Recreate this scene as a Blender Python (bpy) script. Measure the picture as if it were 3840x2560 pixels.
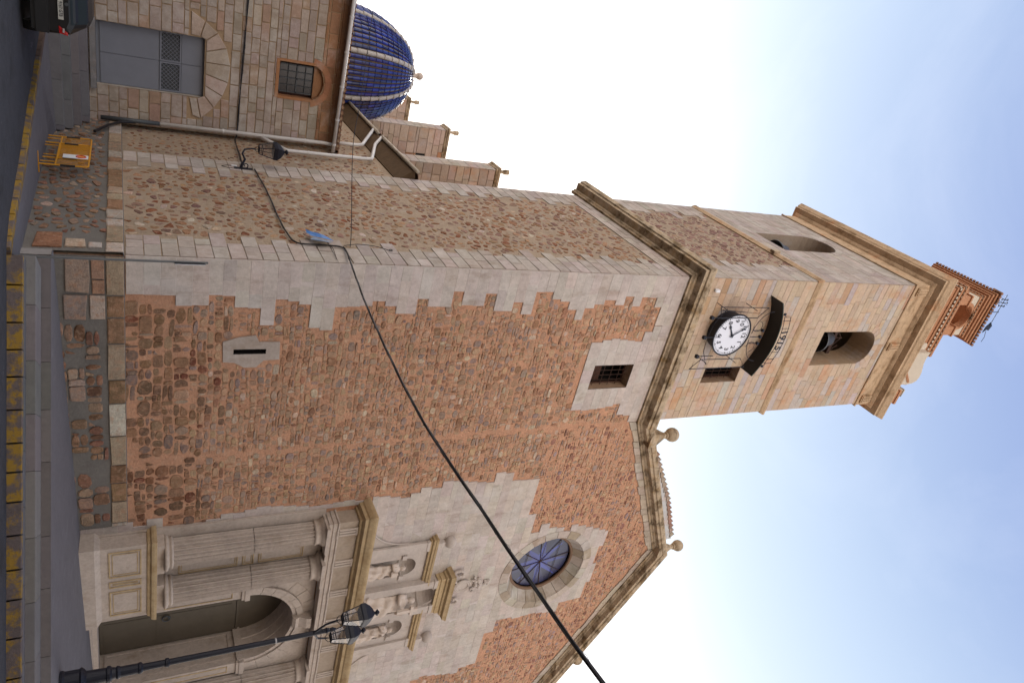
import bpy, math, random
import numpy as np
from mathutils import Vector, Matrix, Euler
from mathutils.geometry import tessellate_polygon

for _o in list(bpy.data.objects):
    bpy.data.objects.remove(_o)
scene = bpy.context.scene
COL = scene.collection
R = math.radians
rng = random.Random(7)

# ------------------------------------------------------------------ camera
CAM = Vector((-8.0812, -18.2946, 1.7))
YAW, PITCH, ROLL, FPX = 0.527124, 0.4924007, -0.0142533, 2719.2
_F = Vector((math.sin(YAW) * math.cos(PITCH), math.cos(YAW) * math.cos(PITCH), math.sin(PITCH)))
_R = Vector((math.cos(YAW), -math.sin(YAW), 0))
_U = _R.cross(_F)
_R2 = _R * math.cos(ROLL) + _U * math.sin(ROLL)
_U2 = _U * math.cos(ROLL) - _R * math.sin(ROLL)
cd = bpy.data.cameras.new('camera')
cam = bpy.data.objects.new('camera', cd)
COL.objects.link(cam)
_m = Matrix.Identity(4)
for i in range(3):                      # the camera is held on its side
    _m[i][0] = _U2[i]; _m[i][1] = -_R2[i]; _m[i][2] = -_F[i]; _m[i][3] = CAM[i]
cam.matrix_world = _m
cd.sensor_width = 36.0
cd.sensor_fit = 'HORIZONTAL'
cd.lens = FPX / 3840 * 36
cd.clip_start = 0.1
cd.clip_end = 3000
scene.camera = cam

# ------------------------------------------------------------------ sky and sun
SUN_EL, SUN_AZ = R(33), R(17)           # azimuth from +Y towards +X: behind the tower
w = bpy.data.worlds.new('World')
scene.world = w
w.use_nodes = True
nt = w.node_tree
bg = nt.nodes['Background']
sky = nt.nodes.new('ShaderNodeTexSky')
sky.sky_type = 'NISHITA'
sky.sun_disc = False
sky.sun_elevation = SUN_EL
sky.sun_rotation = SUN_AZ
sky.altitude = 0
sky.air_density = 1.0
sky.dust_density = 2.0
sky.ozone_density = 1.0
# thin bright veil of cloud and haze: white low down, thinning to blue towards the zenith, the same all round
tc = nt.nodes.new('ShaderNodeTexCoord')
sx_ = nt.nodes.new('ShaderNodeSeparateXYZ'); nt.links.new(tc.outputs['Generated'], sx_.inputs[0])
cr = nt.nodes.new('ShaderNodeValToRGB'); nt.links.new(sx_.outputs[2], cr.inputs[0])
HAZE = [(0.0, (1.00, 0.89, 0.81)), (0.30, (0.86, 0.78, 0.72)), (0.48, (0.60, 0.57, 0.55)), (0.62, (0.325, 0.37, 0.40)), (0.76, (0.215, 0.27, 0.35)), (0.90, (0.11, 0.150, 0.265)), (1.0, (0.08, 0.112, 0.25))]
cr.color_ramp.interpolation = 'B_SPLINE'
for i, (p_, c_) in enumerate(HAZE):
    e = cr.color_ramp.elements[i] if i < 2 else cr.color_ramp.elements.new(p_)
    e.position = p_; e.color = (*c_, 1)
mpc = nt.nodes.new('ShaderNodeMapping'); mpc.inputs['Scale'].default_value = (1, 1, 2.2); nt.links.new(tc.outputs['Generated'], mpc.inputs[0])
nzc = nt.nodes.new('ShaderNodeTexNoise'); nzc.inputs['Scale'].default_value = 2.6; nzc.inputs['Detail'].default_value = 7; nzc.inputs['Roughness'].default_value = 0.62; nzc.inputs['Distortion'].default_value = 0.6
nt.links.new(mpc.outputs[0], nzc.inputs['Vector'])
rmc = nt.nodes.new('ShaderNodeMapRange'); rmc.inputs[1].default_value = 0.50; rmc.inputs[2].default_value = 0.75; rmc.inputs[4].default_value = 0.05; nt.links.new(nzc.outputs[0], rmc.inputs[0])
mxc = nt.nodes.new('ShaderNodeMix'); mxc.data_type = 'RGBA'; mxc.inputs[7].default_value = (0.72, 0.70, 0.69, 1)
nt.links.new(rmc.outputs[0], mxc.inputs[0]); nt.links.new(cr.outputs[0], mxc.inputs[6])
bg2 = nt.nodes.new('ShaderNodeBackground'); nt.links.new(mxc.outputs[2], bg2.inputs[0]); bg2.inputs[1].default_value = 1.5
ad = nt.nodes.new('ShaderNodeAddShader'); nt.links.new(bg.outputs[0], ad.inputs[0]); nt.links.new(bg2.outputs[0], ad.inputs[1])
nt.links.new(ad.outputs[0], nt.nodes['World Output'].inputs[0])
nt.links.new(sky.outputs[0], bg.inputs[0])
bg.inputs[1].default_value = 0.008
sd = bpy.data.lights.new('sun', 'SUN')
sd.energy = 2.0
sd.angle = R(0.6)
sd.color = (1.0, 0.94, 0.84)
sun = bpy.data.objects.new('sun', sd)
COL.objects.link(sun)
_s = Vector((math.sin(SUN_AZ) * math.cos(SUN_EL), math.cos(SUN_AZ) * math.cos(SUN_EL), math.sin(SUN_EL)))
sun.rotation_euler = _s.to_track_quat('Z', 'Y').to_euler()
vs = scene.view_settings
scene.display_settings.display_device = 'sRGB'
vs.view_transform = 'Standard'
vs.look = 'None'
vs.gamma = 1.0
vs.use_curve_mapping = False
vs.exposure = 0.85
scene.cycles.max_bounces = 4
scene.cycles.diffuse_bounces = 2

# ------------------------------------------------------------------ materials
def new_mat(name):
    m = bpy.data.materials.new(name)
    m.use_nodes = True
    n = m.node_tree
    n.nodes.clear()
    out = n.nodes.new('ShaderNodeOutputMaterial')
    b = n.nodes.new('ShaderNodeBsdfPrincipled')
    n.links.new(b.outputs[0], out.inputs[0])
    return m, n, b

def mathn(n, op, a, b=None):
    x = n.nodes.new('ShaderNodeMath'); x.operation = op
    for i, v in enumerate((a, b)):
        if v is None: continue
        if isinstance(v, (int, float)): x.inputs[i].default_value = v
        else: n.links.new(v, x.inputs[i])
    return x.outputs[0]

def noise(n, vec, scale, detail=4, rough=0.6, stretch=None):
    if stretch:
        mp = n.nodes.new('ShaderNodeMapping'); mp.inputs['Scale'].default_value = stretch
        n.links.new(vec, mp.inputs[0]); vec = mp.outputs[0]
    t = n.nodes.new('ShaderNodeTexNoise')
    t.inputs['Scale'].default_value = scale
    t.inputs['Detail'].default_value = detail
    t.inputs['Roughness'].default_value = rough
    n.links.new(vec, t.inputs['Vector'])
    return t.outputs[0]

def ramp(n, fac, lo, hi):
    r = n.nodes.new('ShaderNodeMapRange')
    n.links.new(fac, r.inputs[0])
    r.inputs[1].default_value = lo; r.inputs[2].default_value = hi
    return r.outputs[0]

def mix(n, fac, a, b, mode='MIX'):
    x = n.nodes.new('ShaderNodeMix'); x.data_type = 'RGBA'; x.blend_type = mode
    if isinstance(fac, (int, float)): x.inputs[0].default_value = fac
    else: n.links.new(fac, x.inputs[0])
    for s, v in ((x.inputs[6], a), (x.inputs[7], b)):
        if isinstance(v, tuple): s.default_value = (*v[:3], 1)
        else: n.links.new(v, s)
    return x.outputs[2]

def pos(n):
    return n.nodes.new('ShaderNodeNewGeometry').outputs['Position']

def bump(n, b, h, dist, strength=1.0):
    x = n.nodes.new('ShaderNodeBump')
    x.inputs['Distance'].default_value = dist
    x.inputs['Strength'].default_value = strength
    n.links.new(h, x.inputs['Height'])
    n.links.new(x.outputs[0], b.inputs['Normal'])

def stone_mat(name, base=None, var=0.35, grain=14, stains=(), bumpd=0.012, rough=0.92):
    """base None reads the piece colour from the 'col' attribute. stains: (colour, lo, hi, scale, stretch, amount)"""
    m, n, b = new_mat(name)
    p = pos(n)
    if base is None:
        a = n.nodes.new('ShaderNodeAttribute'); a.attribute_name = 'col'
        c = a.outputs['Color']
    else:
        rgb = n.nodes.new('ShaderNodeRGB'); rgb.outputs[0].default_value = (*base, 1); c = rgb.outputs[0]
    n1 = noise(n, p, grain, 6, 0.7)
    n2 = noise(n, p, grain * 0.18, 4, 0.6)
    f = mathn(n, 'ADD', mathn(n, 'MULTIPLY', mathn(n, 'SUBTRACT', n1, 0.5), var * 2.2),
              mathn(n, 'MULTIPLY', mathn(n, 'SUBTRACT', n2, 0.5), var * 1.6))
    f = mathn(n, 'ADD', f, 1.0)
    hv = n.nodes.new('ShaderNodeVectorMath'); hv.operation = 'SCALE'
    n.links.new(c, hv.inputs[0]); n.links.new(f, hv.inputs['Scale'])
    c = hv.outputs[0]
    for (sc, lo, hi, s, st, amt) in stains:
        q = ramp(n, noise(n, p, s, 5, 0.65, st), lo, hi)
        c = mix(n, mathn(n, 'MULTIPLY', q, amt), c, sc)
    n.links.new(c, b.inputs['Base Color'])
    b.inputs['Roughness'].default_value = rough
    b.inputs['Specular IOR Level'].default_value = 0.25
    bump(n, b, noise(n, p, grain * 1.6, 5, 0.7), bumpd)
    return m

def flat_mat(name, c, rough=0.6, metal=0.0, var=0.12, scale=8, spec=0.4, bumpd=0.0):
    m, n, b = new_mat(name)
    p = pos(n)
    f = mathn(n, 'ADD', mathn(n, 'MULTIPLY', mathn(n, 'SUBTRACT', noise(n, p, scale), 0.5), var * 2), 1.0)
    hv = n.nodes.new('ShaderNodeVectorMath'); hv.operation = 'SCALE'
    hv.inputs[0].default_value = c; n.links.new(f, hv.inputs['Scale'])
    n.links.new(hv.outputs[0], b.inputs['Base Color'])
    b.inputs['Roughness'].default_value = rough
    b.inputs['Metallic'].default_value = metal
    b.inputs['Specular IOR Level'].default_value = spec
    if bumpd: bump(n, b, noise(n, p, scale * 2), bumpd)
    return m

def glass_mat(name, c, rough=0.12, tr=0.0):
    m, n, b = new_mat(name)
    b.inputs['Base Color'].default_value = (*c, 1)
    b.inputs['Roughness'].default_value = rough
    b.inputs['Transmission Weight'].default_value = tr
    b.inputs['Specular IOR Level'].default_value = 0.6
    return m

BROWN = (0.17, 0.10, 0.05)
M = {}
M['rubble'] = stone_mat('rubble stone', None, 0.6, 18, (((0.15, 0.08, 0.045), 0.56, 0.74, 10, None, 0.5), ((0.5, 0.34, 0.235), 0.52, 0.70, 8, None, 0.5), ((0.46, 0.245, 0.145), 0.5, 0.66, 5, None, 0.5)), 0.04)
M['mortar_o'] = stone_mat('orange lime mortar', (0.51, 0.27, 0.165), 0.4, 9, (((0.27, 0.15, 0.095), 0.53, 0.70, 6.5, None, 0.6), ((0.50, 0.34, 0.235), 0.52, 0.7, 4.2, None, 0.5), ((0.40, 0.24, 0.16), 0.5, 0.7, 1.0, None, 0.4)), 0.05)
M['mortar_g'] = stone_mat('grey beige mortar', (0.36, 0.27, 0.19), 0.35, 9, (((0.25, 0.15, 0.10), 0.54, 0.7, 6, None, 0.6), ((0.43, 0.37, 0.31), 0.55, 0.72, 2, None, 0.5), ((0.22, 0.17, 0.12), 0.55, 0.75, 0.7, (1, 1, .5), 0.5)), 0.04)
M['mortar_c'] = stone_mat('grey cement mortar', (0.155, 0.14, 0.125), 0.3, 12, (), 0.02)
M['joint_w'] = stone_mat('whitish joint mortar', (0.52, 0.455, 0.42), 0.15, 10, (), 0.006)
M['joint_t'] = stone_mat('tan joint mortar', (0.36, 0.25, 0.155), 0.25, 10, (), 0.01)
M['ashlar'] = stone_mat('dressed limestone', None, 0.28, 10, (((0.24, 0.17, 0.12), 0.53, 0.72, 2.2, (1, 1, 0.35), 0.5), ((0.54, 0.50, 0.47), 0.52, 0.66, 0.9, None, 0.4), ((0.16, 0.12, 0.10), 0.68, 0.76, 9, (1, 1, 0.5), 0.45)), 0.012)
M['ashlar_w'] = stone_mat('warm tower limestone', None, 0.25, 9, (((0.50, 0.22, 0.085), 0.52, 0.70, 0.9, (1, 1, 0.7), 0.6), ((0.44, 0.41, 0.40), 0.55, 0.7, 0.9, None, 0.4)), 0.014)
M['cornice'] = stone_mat('weathered cornice stone', (0.46, 0.36, 0.25), 0.35, 9, (((0.085, 0.052, 0.022), 0.46, 0.62, 1.6, (1, 1, 2), 0.85), ((0.40, 0.25, 0.11), 0.5, 0.7, 3, None, 0.6)), 0.02)
M['cornice_t'] = stone_mat('tower top cornice stone', (0.50, 0.35, 0.22), 0.3, 9, (((0.20, 0.115, 0.05), 0.5, 0.68, 1.5, (1, 1, 2), 0.7), ((0.52, 0.2, 0.07), 0.56, 0.72, 1.2, None, 0.6)), 0.02)
M['portal'] = stone_mat('portal limestone', (0.455, 0.375, 0.315), 0.28, 9, (((0.26, 0.185, 0.115), 0.55, 0.75, 1.6, (1, 1, 0.7), 0.55), ((0.17, 0.14, 0.13), 0.62, 0.75, 5, (1, 1, 0.4), 0.3)), 0.01)
M['tier'] = stone_mat('upper tier stone', (0.475, 0.405, 0.355), 0.22, 9, (((0.27, 0.19, 0.12), 0.58, 0.75, 2.0, (1, 1, 0.6), 0.5),), 0.01)
M['portal_t'] = stone_mat('ochre stained portal stone', (0.45, 0.33, 0.19), 0.25, 9, (((0.26, 0.155, 0.06), 0.48, 0.72, 2.5, None, 0.6),), 0.01)
M['statue'] = stone_mat('carved marble', (0.56, 0.46, 0.385), 0.12, 10, (((0.42, 0.28, 0.15), 0.58, 0.75, 5, None, 0.5),), 0.004, 0.7)
M['brick'] = stone_mat('orange brick', (0.44, 0.215, 0.115), 0.35, 14, (((0.2, 0.08, 0.04), 0.55, 0.75, 4, None, 0.5),), 0.01)
M['plaster'] = stone_mat('cream plaster', (0.56, 0.48, 0.38), 0.1, 5, (), 0.004)
M['terracotta'] = stone_mat('roof terracotta', (0.30, 0.16, 0.10), 0.45, 11, (((0.07, 0.05, 0.04), 0.5, 0.65, 6, None, 0.7), ((0.4, 0.36, 0.2), 0.62, 0.75, 9, None, 0.5)), 0.01)
M['roof'] = stone_mat('roof clay', (0.22, 0.14, 0.10), 0.3, 6, (), 0.02)
M['iron'] = flat_mat('painted iron', (0.013, 0.014, 0.022), 0.5, 0.1, spec=.3)
M['rust'] = flat_mat('rusty iron', (0.06, 0.03, 0.02), 0.8, 0.2)
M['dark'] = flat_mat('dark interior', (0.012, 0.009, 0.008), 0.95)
M['woodbrown'] = flat_mat('brown timber', (0.075, 0.03, 0.018), 0.8)
M['cable'] = flat_mat('black cable', (0.012, 0.01, 0.012), 0.45)
M['pvc'] = flat_mat('light grey pipe', (0.62, 0.59, 0.57), 0.45, 0, 0.12, 3)
M['pvcb'] = stone_mat('stained beige pipe', (0.44, 0.38, 0.30), 0.2, 4, (((0.2, 0.12, 0.07), 0.55, 0.7, 3, None, 0.6),), 0.0, 0.5)
M['castiron'] = flat_mat('grey iron pipe', (0.07, 0.075, 0.08), 0.55, 0.3)
M['doorgrey'] = flat_mat('grey painted door sheet', (0.19, 0.20, 0.235), 0.5, 0.0, 0.12, 2, 0.3)
M['doorbrown'] = flat_mat('dull brown door cladding', (0.095, 0.075, 0.052), 0.55, 0, 0.25, 3)
M['yellow'] = flat_mat('yellow enamel', (0.62, 0.27, 0.01), 0.4, 0, 0.15, 12)
M['white'] = flat_mat('white paint', (0.72, 0.72, 0.74), 0.5, 0, 0.05)
M['red'] = flat_mat('red paint', (0.5, 0.02, 0.02), 0.4)
M['asphalt'] = stone_mat('asphalt', (0.042, 0.042, 0.05), 0.5, 40, (((0.10, 0.10, 0.115), 0.6, 0.72, 22, None, 0.5), ((0.02, 0.02, 0.022), 0.5, 0.7, 1.3, None, 0.7), ((0.13, 0.13, 0.14), 0.66, 0.7, 3.5, (1, .4, 1), 0.5)), 0.01)
M['pave'] = stone_mat('grey pavement', (0.135, 0.125, 0.133), 0.25, 9, (((0.08, 0.073, 0.076), 0.55, 0.8, 1.5, None, 0.5), ((0.24, 0.23, 0.25), 0.6, 0.75, 3, (1, .3, 1), 0.4)), 0.004, 0.75)
M['stepst'] = stone_mat('step stone', None, 0.22, 8, (((0.09, 0.085, 0.085), 0.55, 0.8, 2, None, 0.5),), 0.005, 0.8)
M['kerbst'] = stone_mat('kerb stone', (0.12, 0.095, 0.09), 0.35, 14, (((0.30, 0.175, 0.018), 0.45, 0.56, 3.4, None, 0.85), ((0.11, .09, .085), .55, .62, 9, None, .7)), 0.012)
M['kerbplain'] = stone_mat('unpainted kerb', (0.10, 0.065, 0.05), 0.4, 12, (((0.28, 0.17, 0.02), 0.62, 0.7, 4, None, 0.7),), 0.012)
M['tile_b'] = None
def glazed(name, metal=0):
    m, n, b = new_mat(name)
    a = n.nodes.new('ShaderNodeAttribute'); a.attribute_name = 'col'
    p = pos(n)
    q = ramp(n, noise(n, p, 7, 4), 0.35, 0.75)
    c = mix(n, mathn(n, 'MULTIPLY', q, 0.5), a.outputs['Color'], (0.01, 0.008, 0.05), 'MIX')
    n.links.new(c, b.inputs['Base Color'])
    b.inputs['Roughness'].default_value = 0.13
    b.inputs['Specular IOR Level'].default_value = 0.6
    return m
M['tile_b'] = glazed('glazed roof tile')
M['tile_w'] = stone_mat('white glazed ridge tile', (0.42, 0.38, 0.34), 0.25, 9, (((0.2, 0.14, 0.1), 0.58, 0.7, 8, None, 0.6),), 0.004, 0.35)
M['tile_bed'] = stone_mat('dome tile bedding', (0.12, 0.08, 0.05), 0.4, 12, (), 0.01)

# ------------------------------------------------------------------ mesh helpers
class MB:
    def __init__(s): s.v = []; s.f = []; s.c = []
    def add(s, vs, fs, col=(0.5, 0.5, 0.5)):
        b = len(s.v); s.v.extend(vs); s.f.extend([tuple(i + b for i in f) for f in fs]); s.c.extend([col] * len(vs))
        return s
    def box(s, a, b, col=(0.5, 0.5, 0.5), mat=None):
        x0, y0, z0 = a; x1, y1, z1 = b
        vs = [(x0, y0, z0), (x1, y0, z0), (x1, y1, z0), (x0, y1, z0), (x0, y0, z1), (x1, y0, z1), (x1, y1, z1), (x0, y1, z1)]
        if mat is not None: vs = [tuple(mat @ Vector(v)) for v in vs]
        return s.add(vs, [(0, 3, 2, 1), (4, 5, 6, 7), (0, 1, 5, 4), (1, 2, 6, 5), (2, 3, 7, 6), (3, 0, 4, 7)], col)
    def tube(s, pts, r, n=8, col=(0.5, 0.5, 0.5), cap=True):
        pts = [Vector(p) for p in pts]; rs = r if isinstance(r, (list, tuple)) else [r] * len(pts)
        vs = []; fs = []
        prev = None
        for i, p in enumerate(pts):
            t = (pts[min(i + 1, len(pts) - 1)] - pts[max(i - 1, 0)])
            t = t.normalized() if t.length > 1e-9 else Vector((0, 0, 1))
            if prev is None:
                a = Vector((0, 0, 1)) if abs(t.z) < 0.9 else Vector((1, 0, 0))
                u = t.cross(a).normalized()
            else:
                u = (prev - t * prev.dot(t)).normalized()
            prev = u; w_ = t.cross(u)
            for k in range(n):
                an = 2 * math.pi * k / n
                vs.append(tuple(p + (u * math.cos(an) + w_ * math.sin(an)) * rs[i]))
        for i in range(len(pts) - 1):
            for k in range(n):
                k2 = (k + 1) % n
                fs.append((i * n + k, i * n + k2, (i + 1) * n + k2, (i + 1) * n + k))
        if cap:
            fs.append(tuple(reversed(range(n)))); fs.append(tuple(range((len(pts) - 1) * n, len(pts) * n)))
        return s.add(vs, fs, col)
    def lathe(s, prof, c, n=16, col=(0.5, 0.5, 0.5), flute=0, fdepth=0, a0=0, sq=None):
        """profile [(r, z)] about a vertical axis at c"""
        vs = []; fs = []
        for (r, z) in prof:
            for k in range(n):
                an = a0 + 2 * math.pi * k / n
                rr = r
                if sq: rr = r / max(abs(math.cos(an)), abs(math.sin(an)))
                vs.append((c[0] + rr * math.cos(an), c[1] + rr * math.sin(an), c[2] + z))
        for i in range(len(prof) - 1):
            for k in range(n):
                k2 = (k + 1) % n
                fs.append((i * n + k, i * n + k2, (i + 1) * n + k2, (i + 1) * n + k))
        fs.append(tuple(reversed(range(n)))); fs.append(tuple(range((len(prof) - 1) * n, len(prof) * n)))
        return s.add(vs, fs, col)
    def build(s, name, mat, parent=None, smooth=False, kind=None, label=None):
        me = bpy.data.meshes.new(name)
        off = parent_loc(parent)
        vs = [(x - off[0], y - off[1], z - off[2]) for x, y, z in s.v]
        me.from_pydata(vs, [], s.f)
        at = me.color_attributes.new('col', 'FLOAT_COLOR', 'POINT')
        buf = np.ones((len(vs), 4), dtype=np.float32)
        if len(vs): buf[:, :3] = np.array(s.c, dtype=np.float32)
        at.data.foreach_set('color', buf.ravel())
        me.materials.append(mat if not isinstance(mat, str) else M[mat])
        if smooth: me.shade_smooth()
        me.update()
        o = bpy.data.objects.new(name, me)
        COL.objects.link(o)
        if parent: o.parent = parent
        if kind: o['kind'] = kind
        if label: o['label'] = label
        return o

_PL = {}
def parent_loc(p):
    if p is None: return (0, 0, 0)
    return _PL.get(p.name, (0, 0, 0))
def thing(name, label, cat, loc=(0, 0, 0), group=None, kind=None):
    o = bpy.data.objects.new(name, None)
    COL.objects.link(o)
    o.location = loc
    o.empty_display_size = 0.3
    if label: o['label'] = label
    if cat: o['category'] = cat
    if group: o['group'] = group
    if kind: o['kind'] = kind
    _PL[o.name] = tuple(loc)
    return o
def part(name, parent, loc=None):
    return None
def tag(o, label, cat, group=None):
    o['label'] = label; o['category'] = cat
    if group: o['group'] = group
    return o
def as_thing(mb, name, mat, label, cat, loc=None, group=None, smooth=False):
    """one mesh that is a thing of its own, its origin at loc"""
    if loc is None:
        a = np.array(mb.v); loc = (float(a[:, 0].mean()), float(a[:, 1].mean()), float(a[:, 2].min()))
    mb.v = [(x - loc[0], y - loc[1], z - loc[2]) for x, y, z in mb.v]
    o = mb.build(name, mat, None, smooth)
    o.location = loc
    _PL[o.name] = tuple(loc)
    return tag(o, label, cat, group)

class Pl:
    """wall frame: u along, v up, w out of the wall"""
    def __init__(s, o, u, n): s.o = Vector(o); s.u = Vector(u); s.n = Vector(n)
    def P(s, u, v, w=0.0):
        q = s.o + s.u * u + s.n * w
        return (q.x, q.y, q.z + v)
FRONT = Pl((0, 0, 0), (1, 0, 0), (0, -1, 0))
SIDE = Pl((0, 0, 0), (0, 1, 0), (-1, 0, 0))

def sheet(mb, pl, outer, holes=(), w=0.0, col=(0.5, 0.5, 0.5)):
    loops = [outer] + list(holes)
    tris = tessellate_polygon([[Vector((u, v, 0)) for u, v in l] for l in loops])
    pts = [p for l in loops for p in l]
    mb.add([pl.P(u, v, w) for u, v in pts], tris, col)
def reveal(mb, pl, loop, w0, w1, back=True, col=(0.5, 0.5, 0.5)):
    n = len(loop)
    vs = [pl.P(u, v, w0) for u, v in loop] + [pl.P(u, v, w1) for u, v in loop]
    fs = [(i, (i + 1) % n, n + (i + 1) % n, n + i) for i in range(n)]
    mb.add(vs, fs, col)
    if back: mb.add([pl.P(u, v, w1) for u, v in loop], [tuple(range(n))], col)
def arch_loop(u0, u1, v0, vs_, n=12):
    r = (u1 - u0) / 2; c = (u0 + u1) / 2
    return [(u0, v0), (u1, v0)] + [(c + r * math.cos(math.pi * k / n), vs_ + r * math.sin(math.pi * k / n)) for k in range(n + 1)]
def circle_loop(c, r, n=40):
    return [(c[0] + r * math.cos(2 * math.pi * k / n), c[1] + r * math.sin(2 * math.pi * k / n)) for k in range(n)]
def inside(poly, x, y):
    r = False; n = len(poly); j = n - 1
    for i in range(n):
        xi, yi = poly[i]; xj, yj = poly[j]
        if (yi > y) != (yj > y) and x < (xj - xi) * (y - yi) / (yj - yi) + xi: r = not r
        j = i
    return r
def crossings(poly, y):
    xs = []; n = len(poly); j = n - 1
    for i in range(n):
        xi, yi = poly[i]; xj, yj = poly[j]
        if (yi > y) != (yj > y): xs.append((xj - xi) * (y - yi) / (yj - yi) + xi)
        j = i
    return sorted(xs)
def slab(pl, poly, h0, h1, bev, tilt=0.0):
    """raised piece with chamfered rim on a wall: vertices and faces"""
    n = len(poly)
    cx = sum(p[0] for p in poly) / n; cy = sum(p[1] for p in poly) / n
    ins = []
    for (x, y) in poly:
        dx, dy = cx - x, cy - y; d = math.hypot(dx, dy) or 1
        k = min(bev, d * 0.45) / d
        ins.append((x + dx * k, y + dy * k))
    tu = rng.uniform(-tilt, tilt); tv = rng.uniform(-tilt, tilt)
    vs = [pl.P(u, v, h0) for u, v in poly] + [pl.P(u, v, h1 - bev * 0.35) for u, v in poly] + \
         [pl.P(u, v, h1 + tu * (u - cx) + tv * (v - cy)) for u, v in ins]
    fs = []
    for a in (0, n):
        for i in range(n):
            j = (i + 1) % n
            fs.append((a + i, a + j, a + n + j, a + n + i))
    fs.append(tuple(range(2 * n, 3 * n)))
    return vs, fs

CAMP = np.array(CAM)
def emit(pieces, name, mat, parent, cap=300, rest=None, min_view=0.0):
    """pieces: (verts, faces, colour). The largest in view become parts, the others one stuff part."""
    if not pieces: return
    sc = []
    for (v, f, c) in pieces:
        a = np.array(v); ce = a.mean(0); ext = (a.max(0) - a.min(0))
        sz = np.sort(ext)[1] * np.sort(ext)[2]
        d = ce - CAMP
        dep = d @ np.array(_F)
        vis = 1.0
        if dep < 1: vis = 0.0
        else:
            X = 1920 + FPX * (d @ np.array(_U2)) / dep; Y = 1280 + FPX * (d @ np.array(_R2)) / dep
            if X < -30 or X > 3870 or Y < -30 or Y > 2590: vis = 0.001
        sc.append(vis * sz / (d @ d))
    order = sorted(range(len(pieces)), key=lambda i: -sc[i])
    for i in order[:cap]:
        v, f, c = pieces[i]
        MB().add(v, f, c).build(name, mat, parent)
    if len(order) > cap:
        mb = MB()
        for i in order[cap:]: mb.add(*pieces[i])
        mb.build(rest or (name + '_field'), mat, parent, kind='stuff')

def vary(c, v=0.12, hue=0.04):
    k = 1 + rng.uniform(-v, v)
    return tuple(max(0.01, x * k * (1 + rng.uniform(-hue, hue))) for x in c)

def voronoi_cells(rows):
    """rows: list of lists of seeds. Returns cell polygons clipped by near neighbours."""
    cells = []
    for ri, row in enumerate(rows):
        near_rows = rows[max(0, ri - 2):ri + 3]
        allp = [p for r in near_rows for p in r]
        arr = np.array(allp)
        for (x, y) in row:
            d2 = (arr[:, 0] - x) ** 2 + (arr[:, 1] - y) ** 2
            idx = np.argsort(d2)[1:13]
            poly = [(x - .8, y - .8), (x + .8, y - .8), (x + .8, y + .8), (x - .8, y + .8)]
            for i in idx:
                qx, qy = allp[i]
                nx, ny = qx - x, qy - y
                if abs(nx) + abs(ny) < 1e-6: continue
                c = (nx * (x + qx) + ny * (y + qy)) / 2
                out = []; m = len(poly)
                for k in range(m):
                    a = poly[k]; b = poly[(k + 1) % m]
                    da = nx * a[0] + ny * a[1] - c; db = nx * b[0] + ny * b[1] - c
                    if da <= 0: out.append(a)
                    if da * db < 0:
                        t = da / (da - db); out.append((a[0] + (b[0] - a[0]) * t, a[1] + (b[1] - a[1]) * t))
                poly = out
                if len(poly) < 3: break
            if len(poly) >= 3: cells.append(((x, y), poly))
    return cells

def rubble(pl, region, size, palette, shrink=(0.1, 0.3), height=(0.012, 0.04), keepout=(), skip=0.0, margin=0.05, drop=0.16, bev=0.022, jag=0.10, vj=0.28):
    """irregular field stones; size(v) -> (width, height) of a cell"""
    us = [p[0] for p in region]; vsx = [p[1] for p in region]
    u0, u1, v0, v1 = min(us), max(us), min(vsx), max(vsx)
    rows = []; v = v0 - 0.2
    while v < v1 + 0.2:
        sw, sh = size(v)
        row = []; u = u0 - rng.random() * sw - 0.3
        while u < u1 + 0.4:
            ww = sw * rng.uniform(0.5, 1.65)
            if rng.random() > drop: row.append((u + ww / 2 + rng.uniform(-.15, .15) * sw, v + sh / 2 + rng.uniform(-vj, vj) * sh))
            if rng.random() < .12: row.append((u + ww * .9, v + rng.uniform(.1, .9) * sh))
            u += ww
        rows.append(row); v += sh
    out = []
    for (c, poly) in voronoi_cells(rows):
        cx = sum(p[0] for p in poly) / len(poly); cy = sum(p[1] for p in poly) / len(poly)
        if not inside(region, cx, cy): continue
        if any(inside(k, cx, cy) for k in keepout): continue
        if rng.random() < skip: continue
        if any(not inside(region, cx + dx, cy + dy) for dx, dy in ((margin, 0), (-margin, 0), (0, margin), (0, -margin))): continue
        k = 1 - rng.uniform(*shrink)
        kx = k * rng.uniform(0.92, 1.03); ky = k * rng.uniform(0.88, 1.0)
        q = []
        m = len(poly)
        for i in range(m):                    # cut the corners once
            a = poly[i]; b = poly[(i + 1) % m]
            el = math.hypot(b[0] - a[0], b[1] - a[1])
            for t in ((0.2, 0.5, 0.8) if el > .12 else (.5,)):
                px = a[0] + (b[0] - a[0]) * t; py = a[1] + (b[1] - a[1]) * t
                jj = 1 + rng.uniform(-jag, jag * .6)
                q.append((cx + (px - cx) * kx * jj, cy + (py - cy) * ky * jj))
        if keepout and any(inside(kk, px, py) for kk in keepout for px, py in q[::3]): continue
        h = rng.uniform(*height)
        vs, fs = slab(pl, q, -0.02, h, bev, 0.08)
        pr = rng.random()
        for wgt, colr in palette:
            pr -= wgt
            if pr <= 0: break
        out.append((vs, fs, vary(colr, 0.22, 0.05)))
    return out

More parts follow.
